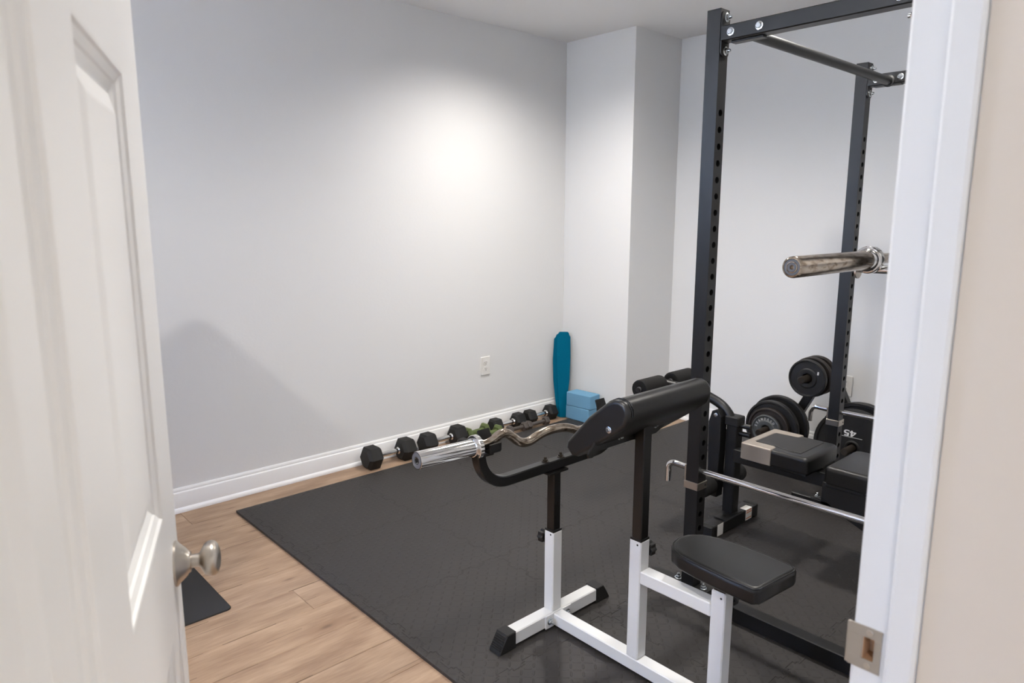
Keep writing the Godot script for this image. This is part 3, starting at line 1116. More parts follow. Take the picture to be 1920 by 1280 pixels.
func curl_bar() -> void:
	var t := thing("curl_bar", Vector3(1.546, 0.655, -1.497), "chrome cambered curl bar resting on the preacher bench hooks", "barbell")
	var a := Vector3(1.552, 0.6735, -1.497)
	var ax := Vector3(1, -0.028, 0.030).normalized()
	var up := Vector3(0.028, 1, 0).normalized()
	var pts := []
	for q in [[-0.325, 0.0], [-0.262, 0.004], [-0.210, 0.0305], [-0.128, -0.031], [-0.050, 0.0005], [0.050, 0.0005], [0.130, -0.033], [0.212, 0.020], [0.262, 0.002], [0.325, 0.0]]:
		pts.append(a + ax * q[0] + up * q[1])
	var m := MB.new()
	rod(m, fillet(pts, 0.045, 8), 0.0142, 20)
	part(t, "shaft", m, M.worn_chrome)
	for s in [-1.0, 1.0]:
		var xf := along(ax * s, a + ax * s * 0.30)
		m = MB.new()
		lathe(m, [Vector2(0, 0), Vector2(0.019, 0), Vector2(0.019, 0.008), Vector2(0.034, 0.009), Vector2(0.036, 0.011), Vector2(0.036, 0.023), Vector2(0.034, 0.025), Vector2(0.027, 0.025), Vector2(0.027, 0.031), Vector2(0.025, 0.032)], xf, 48, 25)
		part(t, "collar", m, M.chrome)
		m = MB.new()
		lathe(m, [Vector2(0.025, 0.025), Vector2(0.025, 0.2165), Vector2(0.0242, 0.218), Vector2(0.0225, 0.218), Vector2(0.0222, 0.216), Vector2(0.011, 0.216), Vector2(0.0105, 0.218), Vector2(0.0085, 0.218), Vector2(0.0082, 0.2125), Vector2(0, 0.2125)], xf, 56, 25)
		var sl := part(t, "sleeve", m, M.chrome)
		m = MB.new()
		lathe(m, [Vector2(0.0222, 0.2158), Vector2(0.0222, 0.2167), Vector2(0.0110, 0.2167), Vector2(0.0110, 0.2158)], xf, 40, 25)
		part(sl, "end_plug", m, M.grey_plastic)
		m = MB.new()
		prism(m, ngon(6, 0.0066), xf.translated_local(Vector3(0, 0, 0.2105)), 0.0045, 0.0005, 10)
		part(sl, "end_screw", m, M.black_steel)


# ------------------------------------------------------------------ power rack
func post_with_holes(parent: Node3D, x0: float, z0: float, z1: float) -> void:
	# square tube whose two broad faces (towards +z and -z) carry real holes
	var x1 := x0 + 0.048
	var y0 := MAT
	var y1 := 1.955
	var m := MB.new()
	var r := 0.0105
	var ys := []
	var y := 0.182
	while y < 1.69:
		ys.append(y)
		y += 0.0508
	var cx := (x0 + x1) / 2
	for s in [1.0, -1.0]:
		var z := z1 if s > 0 else z0
		var nn := Vector3(0, 0, s)
		# face as strips round each hole
		var lo := y0
		for k in ys.size():
			var hi: float = ys[k] + 0.0254
			var seg := 16
			for i in seg:
				var a := TAU * i / seg + PI / 4
				var b := TAU * (i + 1) / seg + PI / 4
				var q := []
				for w in [a, b]:
					var dx := cos(w)
					var dy := sin(w)
					var big := maxf(absf(dx), absf(dy))
					var oy: float
					if dy > 0: oy = (hi - ys[k]) * dy / big
					else: oy = (ys[k] - lo) * dy / big
					q.append(Vector3(cx + dx * r, ys[k] + dy * r, z))
					q.append(Vector3(cx + dx / big * 0.024, ys[k] + oy, z))
					q.append(Vector3(cx + dx * r, ys[k] + dy * r, z - s * 0.004))
					q.append(Vector3(-dx, -dy, 0))
				m.quad(q[0], q[1], q[5], q[4], nn, nn, nn, nn)
				m.quad(q[0], q[4], q[6], q[2], q[3], q[7], q[7], q[3])
			lo = hi
		m.flat(Vector3(x0, lo, z), Vector3(x1, lo, z), Vector3(x1, y1, z), Vector3(x0, y1, z), nn)
	m.flat(Vector3(x0, y0, z0), Vector3(x0, y0, z1), Vector3(x0, y1, z1), Vector3(x0, y1, z0), Vector3(-1, 0, 0))
	m.flat(Vector3(x1, y0, z0), Vector3(x1, y0, z1), Vector3(x1, y1, z1), Vector3(x1, y1, z0), Vector3(1, 0, 0))
	# inside of the tube
	m.flat(Vector3(x0 + 0.004, y0, z0), Vector3(x0 + 0.004, y0, z1), Vector3(x0 + 0.004, y1, z1), Vector3(x0 + 0.004, y1, z0), Vector3(1, 0, 0))
	m.flat(Vector3(x1 - 0.004, y0, z0), Vector3(x1 - 0.004, y0, z1), Vector3(x1 - 0.004, y1, z1), Vector3(x1 - 0.004, y1, z0), Vector3(-1, 0, 0))
	var up := part(parent, "upright", m, M.black_steel)
	m = MB.new()
	box(m, Vector3(x0 - 0.0005, y1 - 0.002, z0 - 0.0005), Vector3(x1 + 0.0005, y1 + 0.002, z1 + 0.0005), 0.001)
	part(up, "end_cap", m, M.black_plastic)


const RXA := 1.986
const RXB := 3.090
const RZB := -1.288      # far posts
const RZF := -0.700      # near posts


func power_rack() -> void:
	var t := thing("power_rack", Vector3(2.56, MAT, -0.97), "tall black steel power rack with rows of round holes", "power rack")
	for x0 in [RXA, RXB]:
		post_with_holes(t, x0, RZB, RZB + 0.047)
		post_with_holes(t, x0, RZF, RZF + 0.047)
		var x1: float = x0 + 0.048
		# foot rail
		var m := MB.new()
		box(m, Vector3(x0, MAT, -1.43), Vector3(x1, 0.0655, -0.46), 0.003)
		part(t, "foot_rail", m, M.black_steel)
		# flanges welded to the foot of each post
		for zp in [RZB, RZF]:
			for q in ([[-0.052, 0.0, -0.028], [0.047, 0.099, 0.073]] if zp == RZB else [[0.047, 0.099, 0.073]]):
				m = MB.new()
				box(m, Vector3(x0, 0.0655, zp + q[0]), Vector3(x1, 0.0705, zp + q[1]), 0.001)
				var f := part(t, "foot_flange", m, M.black_steel)
				bolt(f, Vector3(x0 + 0.024, 0.0705, zp + q[2]), Vector3.UP, 0.0095, M.zinc, true)
		# upper side beam
		m = MB.new()
		box(m, Vector3(x0 + 0.001, 1.861, RZB + 0.047), Vector3(x1 - 0.001, 1.905, RZF), 0.003)
		var beam := part(t, "side_beam", m, M.black_steel)
		for zp in [RZB + 0.082, RZB + 0.174, RZF - 0.035]:
			bolt(beam, Vector3(x0 + 0.001, 1.883, zp), Vector3(-1, 0, 0), 0.0085, M.zinc, x0 > 3.0)
		# bracket plates of the beam
		for q in [[RZB + 0.047, 1.0], [RZF, -1.0]]:
			m = MB.new()
			prism(m, rect(x0 + 0.002, 1.818, x1 - 0.002, 1.951, 0.014, 4), along(Vector3(0, 0, q[1]), Vector3(x0 * 0 + 0.0, 0, q[0])) if q[1] > 0 else Transform3D(Basis(), Vector3(0, 0, q[0] - 0.005)), 0.005, 0.001, 30)
			var pl := part(t, "bracket_plate", m, M.black_steel)
			for y in [1.836, 1.932]:
				bolt(pl, Vector3(x0 + 0.026, y, q[0] + q[1] * 0.005), Vector3(0, 0, q[1]), 0.0092, M.zinc, true)
	# pull-up bar and its tabs
	var m2 := MB.new()
	rod(m2, [Vector3(RXA + 0.046, 1.872, -1.157), Vector3(RXB + 0.002, 1.872, -1.157)], 0.0165, 24)
	var pb := part(t, "pull_up_bar", m2, M.black_steel)
	for x in [RXA + 0.020, RXB]:
		m2 = MB.new()
		box(m2, Vector3(x, 1.855, -1.215), Vector3(x + 0.028, 1.8605, -1.110), 0.001)
		part(pb, "tab", m2, M.black_steel)
	m2 = MB.new()
	lathe(m2, [Vector2(0.0, -0.002), Vector2(0.023, -0.002), Vector2(0.023, 0.004), Vector2(0.0165, 0.006)], along(Vector3(-1, 0, 0), Vector3(RXB, 1.872, -1.157)), 28)
	part(pb, "flange", m2, M.black_steel)
	# rear cross tube on the floor joining both sides, out of the way of the bench
	m2 = MB.new()
	box(m2, Vector3(RXA + 0.048, 1.861, RZF + 0.002), Vector3(RXB, 1.905, RZF + 0.045), 0.003)
	part(t, "cross_beam", m2, M.black_steel)

	# safety rods with bent handles
	var lab := ["chrome safety rod with bent handle through the nearer black upright", "chrome safety rod with bent handle through the farther black upright, by the plates"]
	var i := 0
	for x0 in [RXA, RXB]:
		var cx: float = x0 + 0.024
		var y := 0.182 + 0.0508 * 6 + 0.0165
		y = 0.182 + 0.0508 * 6
		var s := thing("safety_rod", Vector3(cx, y, -1.0), lab[i], "safety rod", "safety rods of the rack")
		i += 1
		m2 = MB.new()
		rod(m2, fillet([Vector3(cx, y - 0.068, -1.378), Vector3(cx, y + 0.004, -1.376), Vector3(cx, y, -1.30), Vector3(cx, y, -0.60)], 0.03, 8), 0.0104, 20)
		part(s, "rod", m2, M.chrome)
		m2 = MB.new()
		box(m2, Vector3(x0 - 0.002, y - 0.062, RZB - 0.006), Vector3(x0 + 0.050, y + 0.018, RZB - 0.0005), 0.001)
		box(m2, Vector3(x0 - 0.004, y - 0.062, RZB - 0.006), Vector3(x0 - 0.0003, y - 0.036, RZB + 0.051), 0.0008)
		box(m2, Vector3(x0 + 0.0483, y - 0.062, RZB - 0.006), Vector3(x0 + 0.052, y - 0.036, RZB + 0.051), 0.0008)
		box(m2, Vector3(x0 - 0.004, y - 0.062, RZB + 0.0473), Vector3(x0 + 0.052, y - 0.036, RZB + 0.051), 0.0008)
		var cl := part(s, "retaining_clip", m2, M.nickel, "bright metal clip round the post")
		m2 = MB.new()
		lathe(m2, [Vector2(0.004, 0), Vector2(0.004, 0.0006), Vector2(0, 0.0006)], along(Vector3(0, 0, 1), Vector3(x0 + 0.040, y - 0.049, RZB + 0.051)), 12)
		part(cl, "rivet_hole", m2, M.slot)
		bolt(cl, Vector3(x0 + 0.006, y + 0.012, RZB - 0.006), Vector3(0, 0, -1), 0.004, M.zinc)

	# hooks that carry the barbell
	var hl := ["chrome hook under the near end of the barbell", "chrome hook under the far end of the barbell, hidden behind the door frame"]
	i = 0
	for x0 in [RXA, RXB]:
		var h := thing("bar_hook", Vector3(x0 + 0.024, 1.17, RZF - 0.04), hl[i], "hook", "barbell hooks of the rack")
		i += 1
		m2 = MB.new()
		rod(m2, [Vector3(x0 + 0.024, 1.1985, RZF + 0.07), Vector3(x0 + 0.024, 1.1985, RZF - 0.088)], 0.0115, 20)
		part(h, "pin", m2, M.chrome)
		m2 = MB.new()
		lathe(m2, [Vector2(0, 0), Vector2(0.021, 0), Vector2(0.021, 0.005), Vector2(0, 0.005)], along(Vector3(0, 0, -1), Vector3(x0 + 0.024, 1.192, RZF - 0.086)), 28)
		part(h, "lip", m2, M.nickel)


func barbell() -> void:
	var a := Vector3(2.586, 1.2245, -0.752)
	var t := thing("barbell", a + Vector3(0, -0.025, 0), "long worn chrome barbell held in the rack", "barbell")
	var m := MB.new()
	rod(m, [a + Vector3(-0.655, 0, 0), a + Vector3(0.655, 0, 0)], 0.0142, 24)
	part(t, "shaft", m, M.worn_chrome)
	for s in [-1.0, 1.0]:
		var xf := along(Vector3(s, 0, 0), a + Vector3(s * 0.588, 0, 0))
		m = MB.new()
		lathe(m, [Vector2(0, 0), Vector2(0.030, 0), Vector2(0.034, 0.002), Vector2(0.0365, 0.006), Vector2(0.0365, 0.024), Vector2(0.034, 0.028), Vector2(0.031, 0.029), Vector2(0.030, 0.034), Vector2(0.0265, 0.040), Vector2(0.025, 0.042)], xf, 56, 28)
		part(t, "collar", m, M.chrome)
		m = MB.new()
		lathe(m, [Vector2(0.025, 0.03), Vector2(0.025, 0.444), Vector2(0.0242, 0.4485), Vector2(0.022, 0.4515), Vector2(0.0195, 0.4525), Vector2(0.0185, 0.450), Vector2(0.0135, 0.450), Vector2(0.0130, 0.4525), Vector2(0.0115, 0.4530), Vector2(0.0105, 0.451), Vector2(0.0055, 0.451), Vector2(0.005, 0.440), Vector2(0, 0.440)], xf, 64, 28)
		var sl := part(t, "sleeve", m, M.worn_chrome)
		m = MB.new()
		lathe(m, [Vector2(0.0184, 0.4501), Vector2(0.0184, 0.4508), Vector2(0.0136, 0.4508), Vector2(0.0136, 0.4501)], xf, 40)
		lathe(m, [Vector2(0.0104, 0.4511), Vector2(0.0104, 0.4517), Vector2(0.0052, 0.4517), Vector2(0.0052, 0.4511)], xf, 32)
		part(sl, "end_ring", m, M.grey_plastic)


# ------------------------------------------------------------------ weight bench with leg rollers
func foam_roller(parent: Node3D, called: String, x0: float, x1: float, y: float, z: float, r: float) -> void:
	var m := MB.new()
	var L := x1 - x0
	lathe(m, [Vector2(0.010, 0.004), Vector2(r - 0.008, 0), Vector2(r - 0.002, 0.002), Vector2(r, 0.010), Vector2(r, L - 0.010), Vector2(r - 0.002, L - 0.002), Vector2(r - 0.008, L), Vector2(0.010, L - 0.004)], along(Vector3(1, 0, 0), Vector3(x0, y, z)), 36, 50)
	var f := part(parent, called, m, M.foam, "black foam roller")
	m = MB.new()
	rod(m, [Vector3(x0 - 0.006, y, z), Vector3(x1 + 0.006, y, z)], 0.0125, 16)
	part(f, "roller_tube", m, M.grey_plastic)


func weight_bench() -> void:
	var t := thing("weight_bench", Vector3(2.65, MAT, -1.1), "black weight bench with silver-trimmed seat and foam leg rollers", "bench")
	var m := MB.new()
	box(m, Vector3(2.472, MAT + 0.006, -1.517), Vector3(2.812, 0.069, -1.458), 0.003)
	var foot := part(t, "front_foot", m, M.black_steel)
	for q in [[2.450, 2.476], [2.808, 2.832]]:
		m = MB.new()
		box(m, Vector3(q[0], MAT, -1.519), Vector3(q[1], 0.0715, -1.456), 0.003)
		part(foot, "end_cap", m, M.rubber)
	m = MB.new()
	box(m, Vector3(2.500, 0.018, -1.4582), Vector3(2.544, 0.069, -1.4574), 0.0)
	part(foot, "sticker", m, M.sticker, "small pale label")
	m = MB.new()
	box(m, Vector3(2.728, 0.019, -1.4582), Vector3(2.780, 0.0690, -1.4574), 0.0)
	box(m, Vector3(2.728, 0.0688, -1.487), Vector3(2.780, 0.0696, -1.4576), 0.0)
	var lb := part(foot, "sticker", m, M.sticker, "white warning label with orange lines")
	for y in [0.026, 0.052, 0.0615]:
		m = MB.new()
		box(m, Vector3(2.732, y, -1.4576), Vector3(2.776, y + 0.004, -1.4570), 0.0)
		part(lb, "printed_stripe", m, M.orange)
	m = MB.new()
	box(m, Vector3(2.56, 0.069, -1.515), Vector3(2.700, 0.073, -1.460), 0.001)
	var pl := part(foot, "foot_plate", m, M.black_steel)
	bolt(pl, Vector3(2.600, 0.073, -1.488), Vector3.UP, 0.007, M.black_steel)
	# front upright
	m = MB.new()
	box(m, Vector3(2.640, 0.070, -1.525), Vector3(2.690, 0.470, -1.474), 0.003)
	part(t, "front_upright", m, M.black_steel)
	m = MB.new()
	box(m, Vector3(2.634, 0.462, -1.531), Vector3(2.696, 0.503, -1.468), 0.004)
	part(t, "top_cap", m, M.rubber)
	for y in [0.435, 0.47]:
		m = MB.new()
		rod(m, [Vector3(2.665, y - 0.005, -1.474), Vector3(2.665, y - 0.005, -1.425)], 0.011, 16)
		part(t, "pull_pin", m, M.black_plastic)
	# main beam and rear leg
	m = MB.new()
	box(m, Vector3(2.615, 0.315, -1.474), Vector3(2.665, 0.372, -0.36), 0.003)
	part(t, "main_beam", m, M.black_steel)
	m = MB.new()
	box(m, Vector3(2.615, MAT + 0.04, -0.42), Vector3(2.665, 0.315, -0.37), 0.003)
	part(t, "rear_leg", m, M.black_steel)
	m = MB.new()
	box(m, Vector3(2.44, MAT, -0.425), Vector3(2.84, 0.065, -0.365), 0.003)
	part(t, "rear_foot", m, M.black_steel)
	m = MB.new()
	prism(m, PackedVector2Array([Vector2(-1.05, 0.372), Vector2(-0.70, 0.372), Vector2(-0.70, 0.22), Vector2(-0.80, 0.19), Vector2(-0.99, 0.27), Vector2(-1.05, 0.315)]), Transform3D(Basis(Vector3(0, 0, -1), Vector3(0, 1, 0), Vector3(1, 0, 0)) * Basis.from_scale(Vector3(-1, 1, 1)), Vector3(2.52, 0, 0)), 0.006, 0.001, 20)
	var gs := part(t, "side_plate", m, M.black_steel)
	bolt(gs, Vector3(2.52, 0.25, -0.86), Vector3(-1, 0, 0), 0.008, M.black_steel)
	# seat with silver trim round its front end
	var yup := Transform3D(Basis(Vector3(1, 0, 0), Vector3(0, 0, 1), Vector3(0, 1, 0)), Vector3(0, 0.384, 0))
	m = MB.new()
	cushion(m, rect(2.506, -1.372, 2.776, -1.104, 0.022, 4), yup, 0.0635, 0.006, 0.016, 0.003, 5)
	var seat := part(t, "seat", m, M.vinyl)
	m = MB.new()
	var uu := PackedVector2Array([Vector2(2.502, -1.250), Vector2(2.502, -1.368), Vector2(2.508, -1.378), Vector2(2.774, -1.378), Vector2(2.780, -1.368), Vector2(2.780, -1.250), Vector2(2.738, -1.250), Vector2(2.728, -1.264), Vector2(2.728, -1.336), Vector2(2.720, -1.346), Vector2(2.566, -1.346), Vector2(2.558, -1.336), Vector2(2.558, -1.264), Vector2(2.548, -1.250)])
	cushion(m, uu, yup.translated_local(Vector3(0, 0, -0.001)), 0.0672, 0.003, 0.006, 0.0, 4)
	part(seat, "silver_trim", m, M.vinyl_silver, "silver vinyl edging of the seat")
	m = MB.new()
	prism(m, PackedVector2Array([Vector2(2.562, -1.342), Vector2(2.724, -1.342), Vector2(2.742, -1.15), Vector2(2.545, -1.15)]), yup.translated_local(Vector3(0, 0, 0.05)), 0.0165, 0.001, 10)
	part(seat, "seat_inlay", m, M.vinyl_smooth)
	m = MB.new()
	box(m, Vector3(2.52, 0.372, -1.36), Vector3(2.762, 0.385, -1.115), 0.002)
	part(seat, "seat_board", m, M.black_plastic)
	bolt(seat, Vector3(2.560, 0.372, -1.155), Vector3.DOWN, 0.011)
	# back pad
	m = MB.new()
	cushion(m, PackedVector2Array([Vector2(2.490, -1.022), Vector2(2.502, -1.036), Vector2(2.752, -1.036), Vector2(2.768, -1.02), Vector2(2.780, -0.40), Vector2(2.77, -0.38), Vector2(2.49, -0.38), Vector2(2.478, -0.40)]), yup.translated_local(Vector3(0, 0, -0.004)), 0.066, 0.006, 0.018, 0.003, 5)
	part(t, "back_pad", m, M.vinyl)
	m = MB.new()
	box(m, Vector3(2.50, 0.366, -1.03), Vector3(2.76, 0.381, -0.40), 0.002)
	part(t, "back_board", m, M.black_plastic)
	# leg lever, its arm and the rollers
	m = MB.new()
	rod(m, fillet([Vector3(2.66, 0.468, -1.50), Vector3(2.66, 0.535, -1.55), Vector3(2.66, 0.575, -1.66), Vector3(2.645, 0.585, -1.85)], 0.08, 8), 0.021, 16)
	part(t, "roller_arm", m, M.black_steel)
	m = MB.new()
	rod(m, [Vector3(2.44, 0.588, -1.85), Vector3(2.85, 0.588, -1.85)], 0.011, 14)
	part(t, "roller_axle", m, M.black_steel)
	foam_roller(t, "foam_roller", 2.452, 2.612, 0.588, -1.85, 0.042)
	foam_roller(t, "foam_roller", 2.688, 2.846, 0.588, -1.85, 0.042)
	m = MB.new()
	prism(m, PackedVector2Array([Vector2(-1.58, 0.14), Vector2(-1.535, 0.14), Vector2(-1.53, 0.40), Vector2(-1.532, 0.50), Vector2(-1.55, 0.53), Vector2(-1.575, 0.52), Vector2(-1.59, 0.47)]), Transform3D(Basis(Vector3(0, 0, -1), Vector3(0, 1, 0), Vector3(1, 0, 0)) * Basis.from_scale(Vector3(-1, 1, 1)), Vector3(2.604, 0, 0)), 0.05, 0.002, 20)
	var lv := part(t, "leg_lever", m, M.black_steel)
	bolt(lv, Vector3(2.604, 0.505, -1.556), Vector3(-1, 0, 0), 0.006)
	foam_roller(t, "foam_roller", 2.520, 2.602, 0.190, -1.565, 0.040)
	foam_roller(t, "foam_roller", 2.700, 2.845, 0.190, -1.565, 0.040)


# ------------------------------------------------------------------ weight tree and plates
const TX := 3.70


func plate(x: float, y: float, z: float, r: float, th: float, mat: Material, label: String, grips := true, hub := 0.047) -> Node3D:
	# disc with raised rim and hub, axis along x, front face towards -x
	var t := thing("weight_plate", Vector3(x, y - r, z), label, "weight plate", "weight plates on the tree")
	var m := MB.new()
	var xf := along(Vector3(-1, 0, 0), Vector3(x, y, z))
	var h := th / 2
	var rim := r * 0.085
	var pf := [Vector2(0.0255, -h), Vector2(r - 0.004, -h), Vector2(r - 0.001, -h + 0.002), Vector2(r, -h + 0.005), Vector2(r, h - 0.005), Vector2(r - 0.001, h - 0.002), Vector2(r - 0.004, h), Vector2(r - rim, h), Vector2(r - rim - 0.004, h - 0.006), Vector2(hub + 0.005, h - 0.006), Vector2(hub, h - 0.001), Vector2(0.032, h), Vector2(0.0255, h - 0.003), Vector2(0.0255, -h)]
	lathe(m, pf, xf, 56, 30)
	part(t, "disc", m, mat)
	if grips:
		for k in 3:
			m = MB.new()
			var a := TAU * k / 3 + 0.55
			var rr := r * 0.68
			var slot := PackedVector2Array()
			for i in 9:
				var w := a - 0.38 + 0.76 * i / 8.0
				slot.append(Vector2(cos(w), sin(w)) * (rr + r * 0.075))
			for i in 9:
				var w := a + 0.38 - 0.76 * i / 8.0
				slot.append(Vector2(cos(w), sin(w)) * (rr - r * 0.075))
			prism(m, slot, xf.translated_local(Vector3(0, 0, h - 0.0065)), 0.001, 0.0003, 40)
			part(t, "grip_opening", m, M.slot)
	return t


func weight_tree() -> void:
	var zc := -1.555
	var t := thing("weight_tree", Vector3(TX, MAT, zc), "black steel weight tree by the back wall", "weight rack")
	var m := MB.new()
	var xz := Transform3D(Basis(Vector3(0, 0, 1), Vector3(0, 1, 0), Vector3(-1, 0, 0)), Vector3(TX + 0.02, 0, 0))
	for s in [-1.0, 1.0]:
		m = MB.new()
		var a := Vector2(zc, 0.57)
		var b := Vector2(zc + s * 0.275, 0.02)
		var d := (b - a).normalized()
		var w := Vector2(-d.y, d.x) * 0.023
		prism(m, PackedVector2Array([a + w, a - w, b - w, b + w]), xz, 0.04, 0.002, 10)
		part(t, "leg", m, M.black_steel)
		m = MB.new()
		box(m, Vector3(TX - 0.22, MAT, zc + s * 0.275 - 0.025), Vector3(TX + 0.20, 0.06, zc + s * 0.275 + 0.025), 0.003)
		part(t, "foot", m, M.black_steel)
	m = MB.new()
	box(m, Vector3(TX - 0.02, 0.10, zc - 0.2), Vector3(TX + 0.02, 0.14, zc + 0.2), 0.003)
	part(t, "cross_bar", m, M.black_steel)
	var pegs := [[0.535, zc, 3.375], [0.213, zc - 0.212, 3.385], [0.2075, zc + 0.222, 3.42]]
	for q in pegs:
		m = MB.new()
		lathe(m, [Vector2(0, 0), Vector2(0.0185, 0), Vector2(0.0185, TX - q[2] - 0.004), Vector2(0.016, TX - q[2]), Vector2(0, TX - q[2])], along(Vector3(-1, 0, 0), Vector3(TX, q[0], q[1])), 28)
		part(t, "peg", m, M.peg)
	# top peg
	var y: float = pegs[0][0]
	var p := plate(3.452, y, zc, 0.097, 0.022, M.iron, "small black iron plate, front one on the top peg", false)
	O = p.position
	m = MB.new()
	var xf := along(Vector3(-1, 0, 0), Vector3(3.452 - 0.0052, y, zc))
	prism(m, rect(0.046, 0.030, 0.054, 0.046), xf.rotated_local(Vector3(0, 0, 1), -0.1), 0.0006, 0.0, 10)
	part(p, "paper_mark", m, M.white_print, "little white mark on the plate")
	plate(3.502, y, zc, 0.103, 0.026, M.rust_iron, "brownish iron plate, second on the top peg", false)
	plate(3.560, y, zc, 0.103, 0.026, M.rust_iron, "brownish iron plate, rear one on the top peg", false)
	# lower left peg
	y = pegs[1][0]
	var zl: float = pegs[1][1]
	var g := plate(3.470, y, zl, 0.081, 0.020, M.grey_iron, "smallest grey plate with raised lettering, front of the left peg", false)
	var word := "STANDARD"
	var font := SystemFont.new()
	font.font_names = PackedStringArray(["Droid Sans"])
	font.font_weight = 700
	for i in word.length():
		var tm := TextMesh.new()
		tm.text = word[i]
		tm.font = font
		tm.font_size = 64
		tm.pixel_size = 0.0125 / 46.0
		tm.depth = 0.0016
		tm.material = M.letter
		var mi := MeshInstance3D.new()
		mi.name = "letter"
		mi.mesh = tm
		g.add_child(mi, true)
		var ang := deg_to_rad(78.0) - deg_to_rad(122.0) * i / 7.0
		var xl := along(Vector3(-1, 0, 0), Vector3(3.470 - 0.0048, y, zl)) * Transform3D(Basis(Vector3(0, 0, 1), ang), Vector3.ZERO) * Transform3D(Basis(), Vector3(0, 0.0585, 0))
		mi.transform = Transform3D(xl.basis, xl.origin - g.position)
	plate(3.497, y - 0.002, zl, 0.116, 0.024, M.rust_iron, "brownish plate with grip slots, second on the left peg")
	plate(3.533, y - 0.002, zl, 0.150, 0.030, M.iron, "black plate with grip slots, third on the left peg")
	plate(3.612, y - 0.002, zl, 0.166, 0.030, M.iron, "largest black plate, rear one on the left peg")
	# lower right peg
	y = pegs[2][0]
	var zr: float = pegs[2][1]
	var big := plate(3.525, y, zr, 0.194, 0.042, M.rubber, "big black plate marked 45 upside down, on the right peg", false, 0.034)
	O = big.position
	var tm2 := TextMesh.new()
	tm2.text = "45"
	tm2.font = font
	tm2.font_size = 64
	tm2.pixel_size = 0.030 / 46.0
	tm2.depth = 0.002
	tm2.material = M.white_print
	var num := MeshInstance3D.new()
	num.name = "number"
	num.mesh = tm2
	big.add_child(num, true)
	var xn := along(Vector3(-1, 0, 0), Vector3(3.525 - 0.0158, y + 0.074, zr - 0.016)) * Transform3D(Basis(Vector3(0, 0, 1), PI), Vector3.ZERO) * Transform3D(Basis.from_scale(Vector3(1.35, 1, 1)), Vector3(0, 0, 0))
	num.transform = Transform3D(xn.basis, xn.origin - big.position)
	m = MB.new()
	box(m, Vector3(3.525 - 0.0166, y + 0.053, zr - 0.055), Vector3(3.525 - 0.0148, y + 0.0562, zr + 0.045), 0.0)
	part(big, "printed_line", m, M.letter)
	for k in 3:
		m = MB.new()
		var a := TAU * k / 3 + PI / 6 + PI
		var dsh := PackedVector2Array([Vector2(cos(a - 0.32), sin(a - 0.32)) * 0.160, Vector2(cos(a), sin(a)) * 0.168, Vector2(cos(a + 0.32), sin(a + 0.32)) * 0.160, Vector2(cos(a + 0.24), sin(a + 0.24)) * 0.105, Vector2(cos(a - 0.24), sin(a - 0.24)) * 0.105])
		prism(m, dsh, along(Vector3(-1, 0, 0), Vector3(3.525 - 0.0145, y, zr)), 0.0012, 0.0004, 10)
		part(big, "grip_opening", m, M.slot)
	plate(3.610, y + 0.008, zr, 0.206, 0.036, M.iron, "big plain black plate behind the one marked 45")


# ------------------------------------------------------------------ dumbbells
func hex_bell(called: String, at: Vector3, turn: float, f2f: float, headlen: float, gap: float, head_mat: Material, bar_mat: Material, label: String, group: String, chrome: bool) -> Node3D:
	var t := thing(called, at, label, "dumbbell", group)
	O = Vector3.ZERO
	t.rotation.y = turn
	var c := f2f / 2
	for s in [-1.0, 1.0]:
		var m := MB.new()
		var xf := along(Vector3(s, 0, 0), Vector3(s * gap / 2, c, 0))
		var hexa := ngon(6, c / cos(PI / 6), 0.0)
		var k := grown(ccw(hexa), -0.0)
		prism(m, k, xf, headlen, f2f * 0.13, 10)
		part(t, "head", m, head_mat)
	var m := MB.new()
	var g := gap / 2 + 0.004
	if chrome:
		lathe(m, [Vector2(0.020, -g), Vector2(0.020, -g + 0.010), Vector2(0.0135, -g + 0.016), Vector2(0.0145, -g * 0.5), Vector2(0.0165, 0), Vector2(0.0145, g * 0.5), Vector2(0.0135, g - 0.016), Vector2(0.020, g - 0.010), Vector2(0.020, g)], along(Vector3(1, 0, 0), Vector3(0, c, 0)), 24, 40)
	else:
		lathe(m, [Vector2(c * 0.45, -g), Vector2(c * 0.48, 0), Vector2(c * 0.45, g)], along(Vector3(1, 0, 0), Vector3(0, c, 0)), 20, 40)
	part(t, "handle", m, bar_mat)
	return t


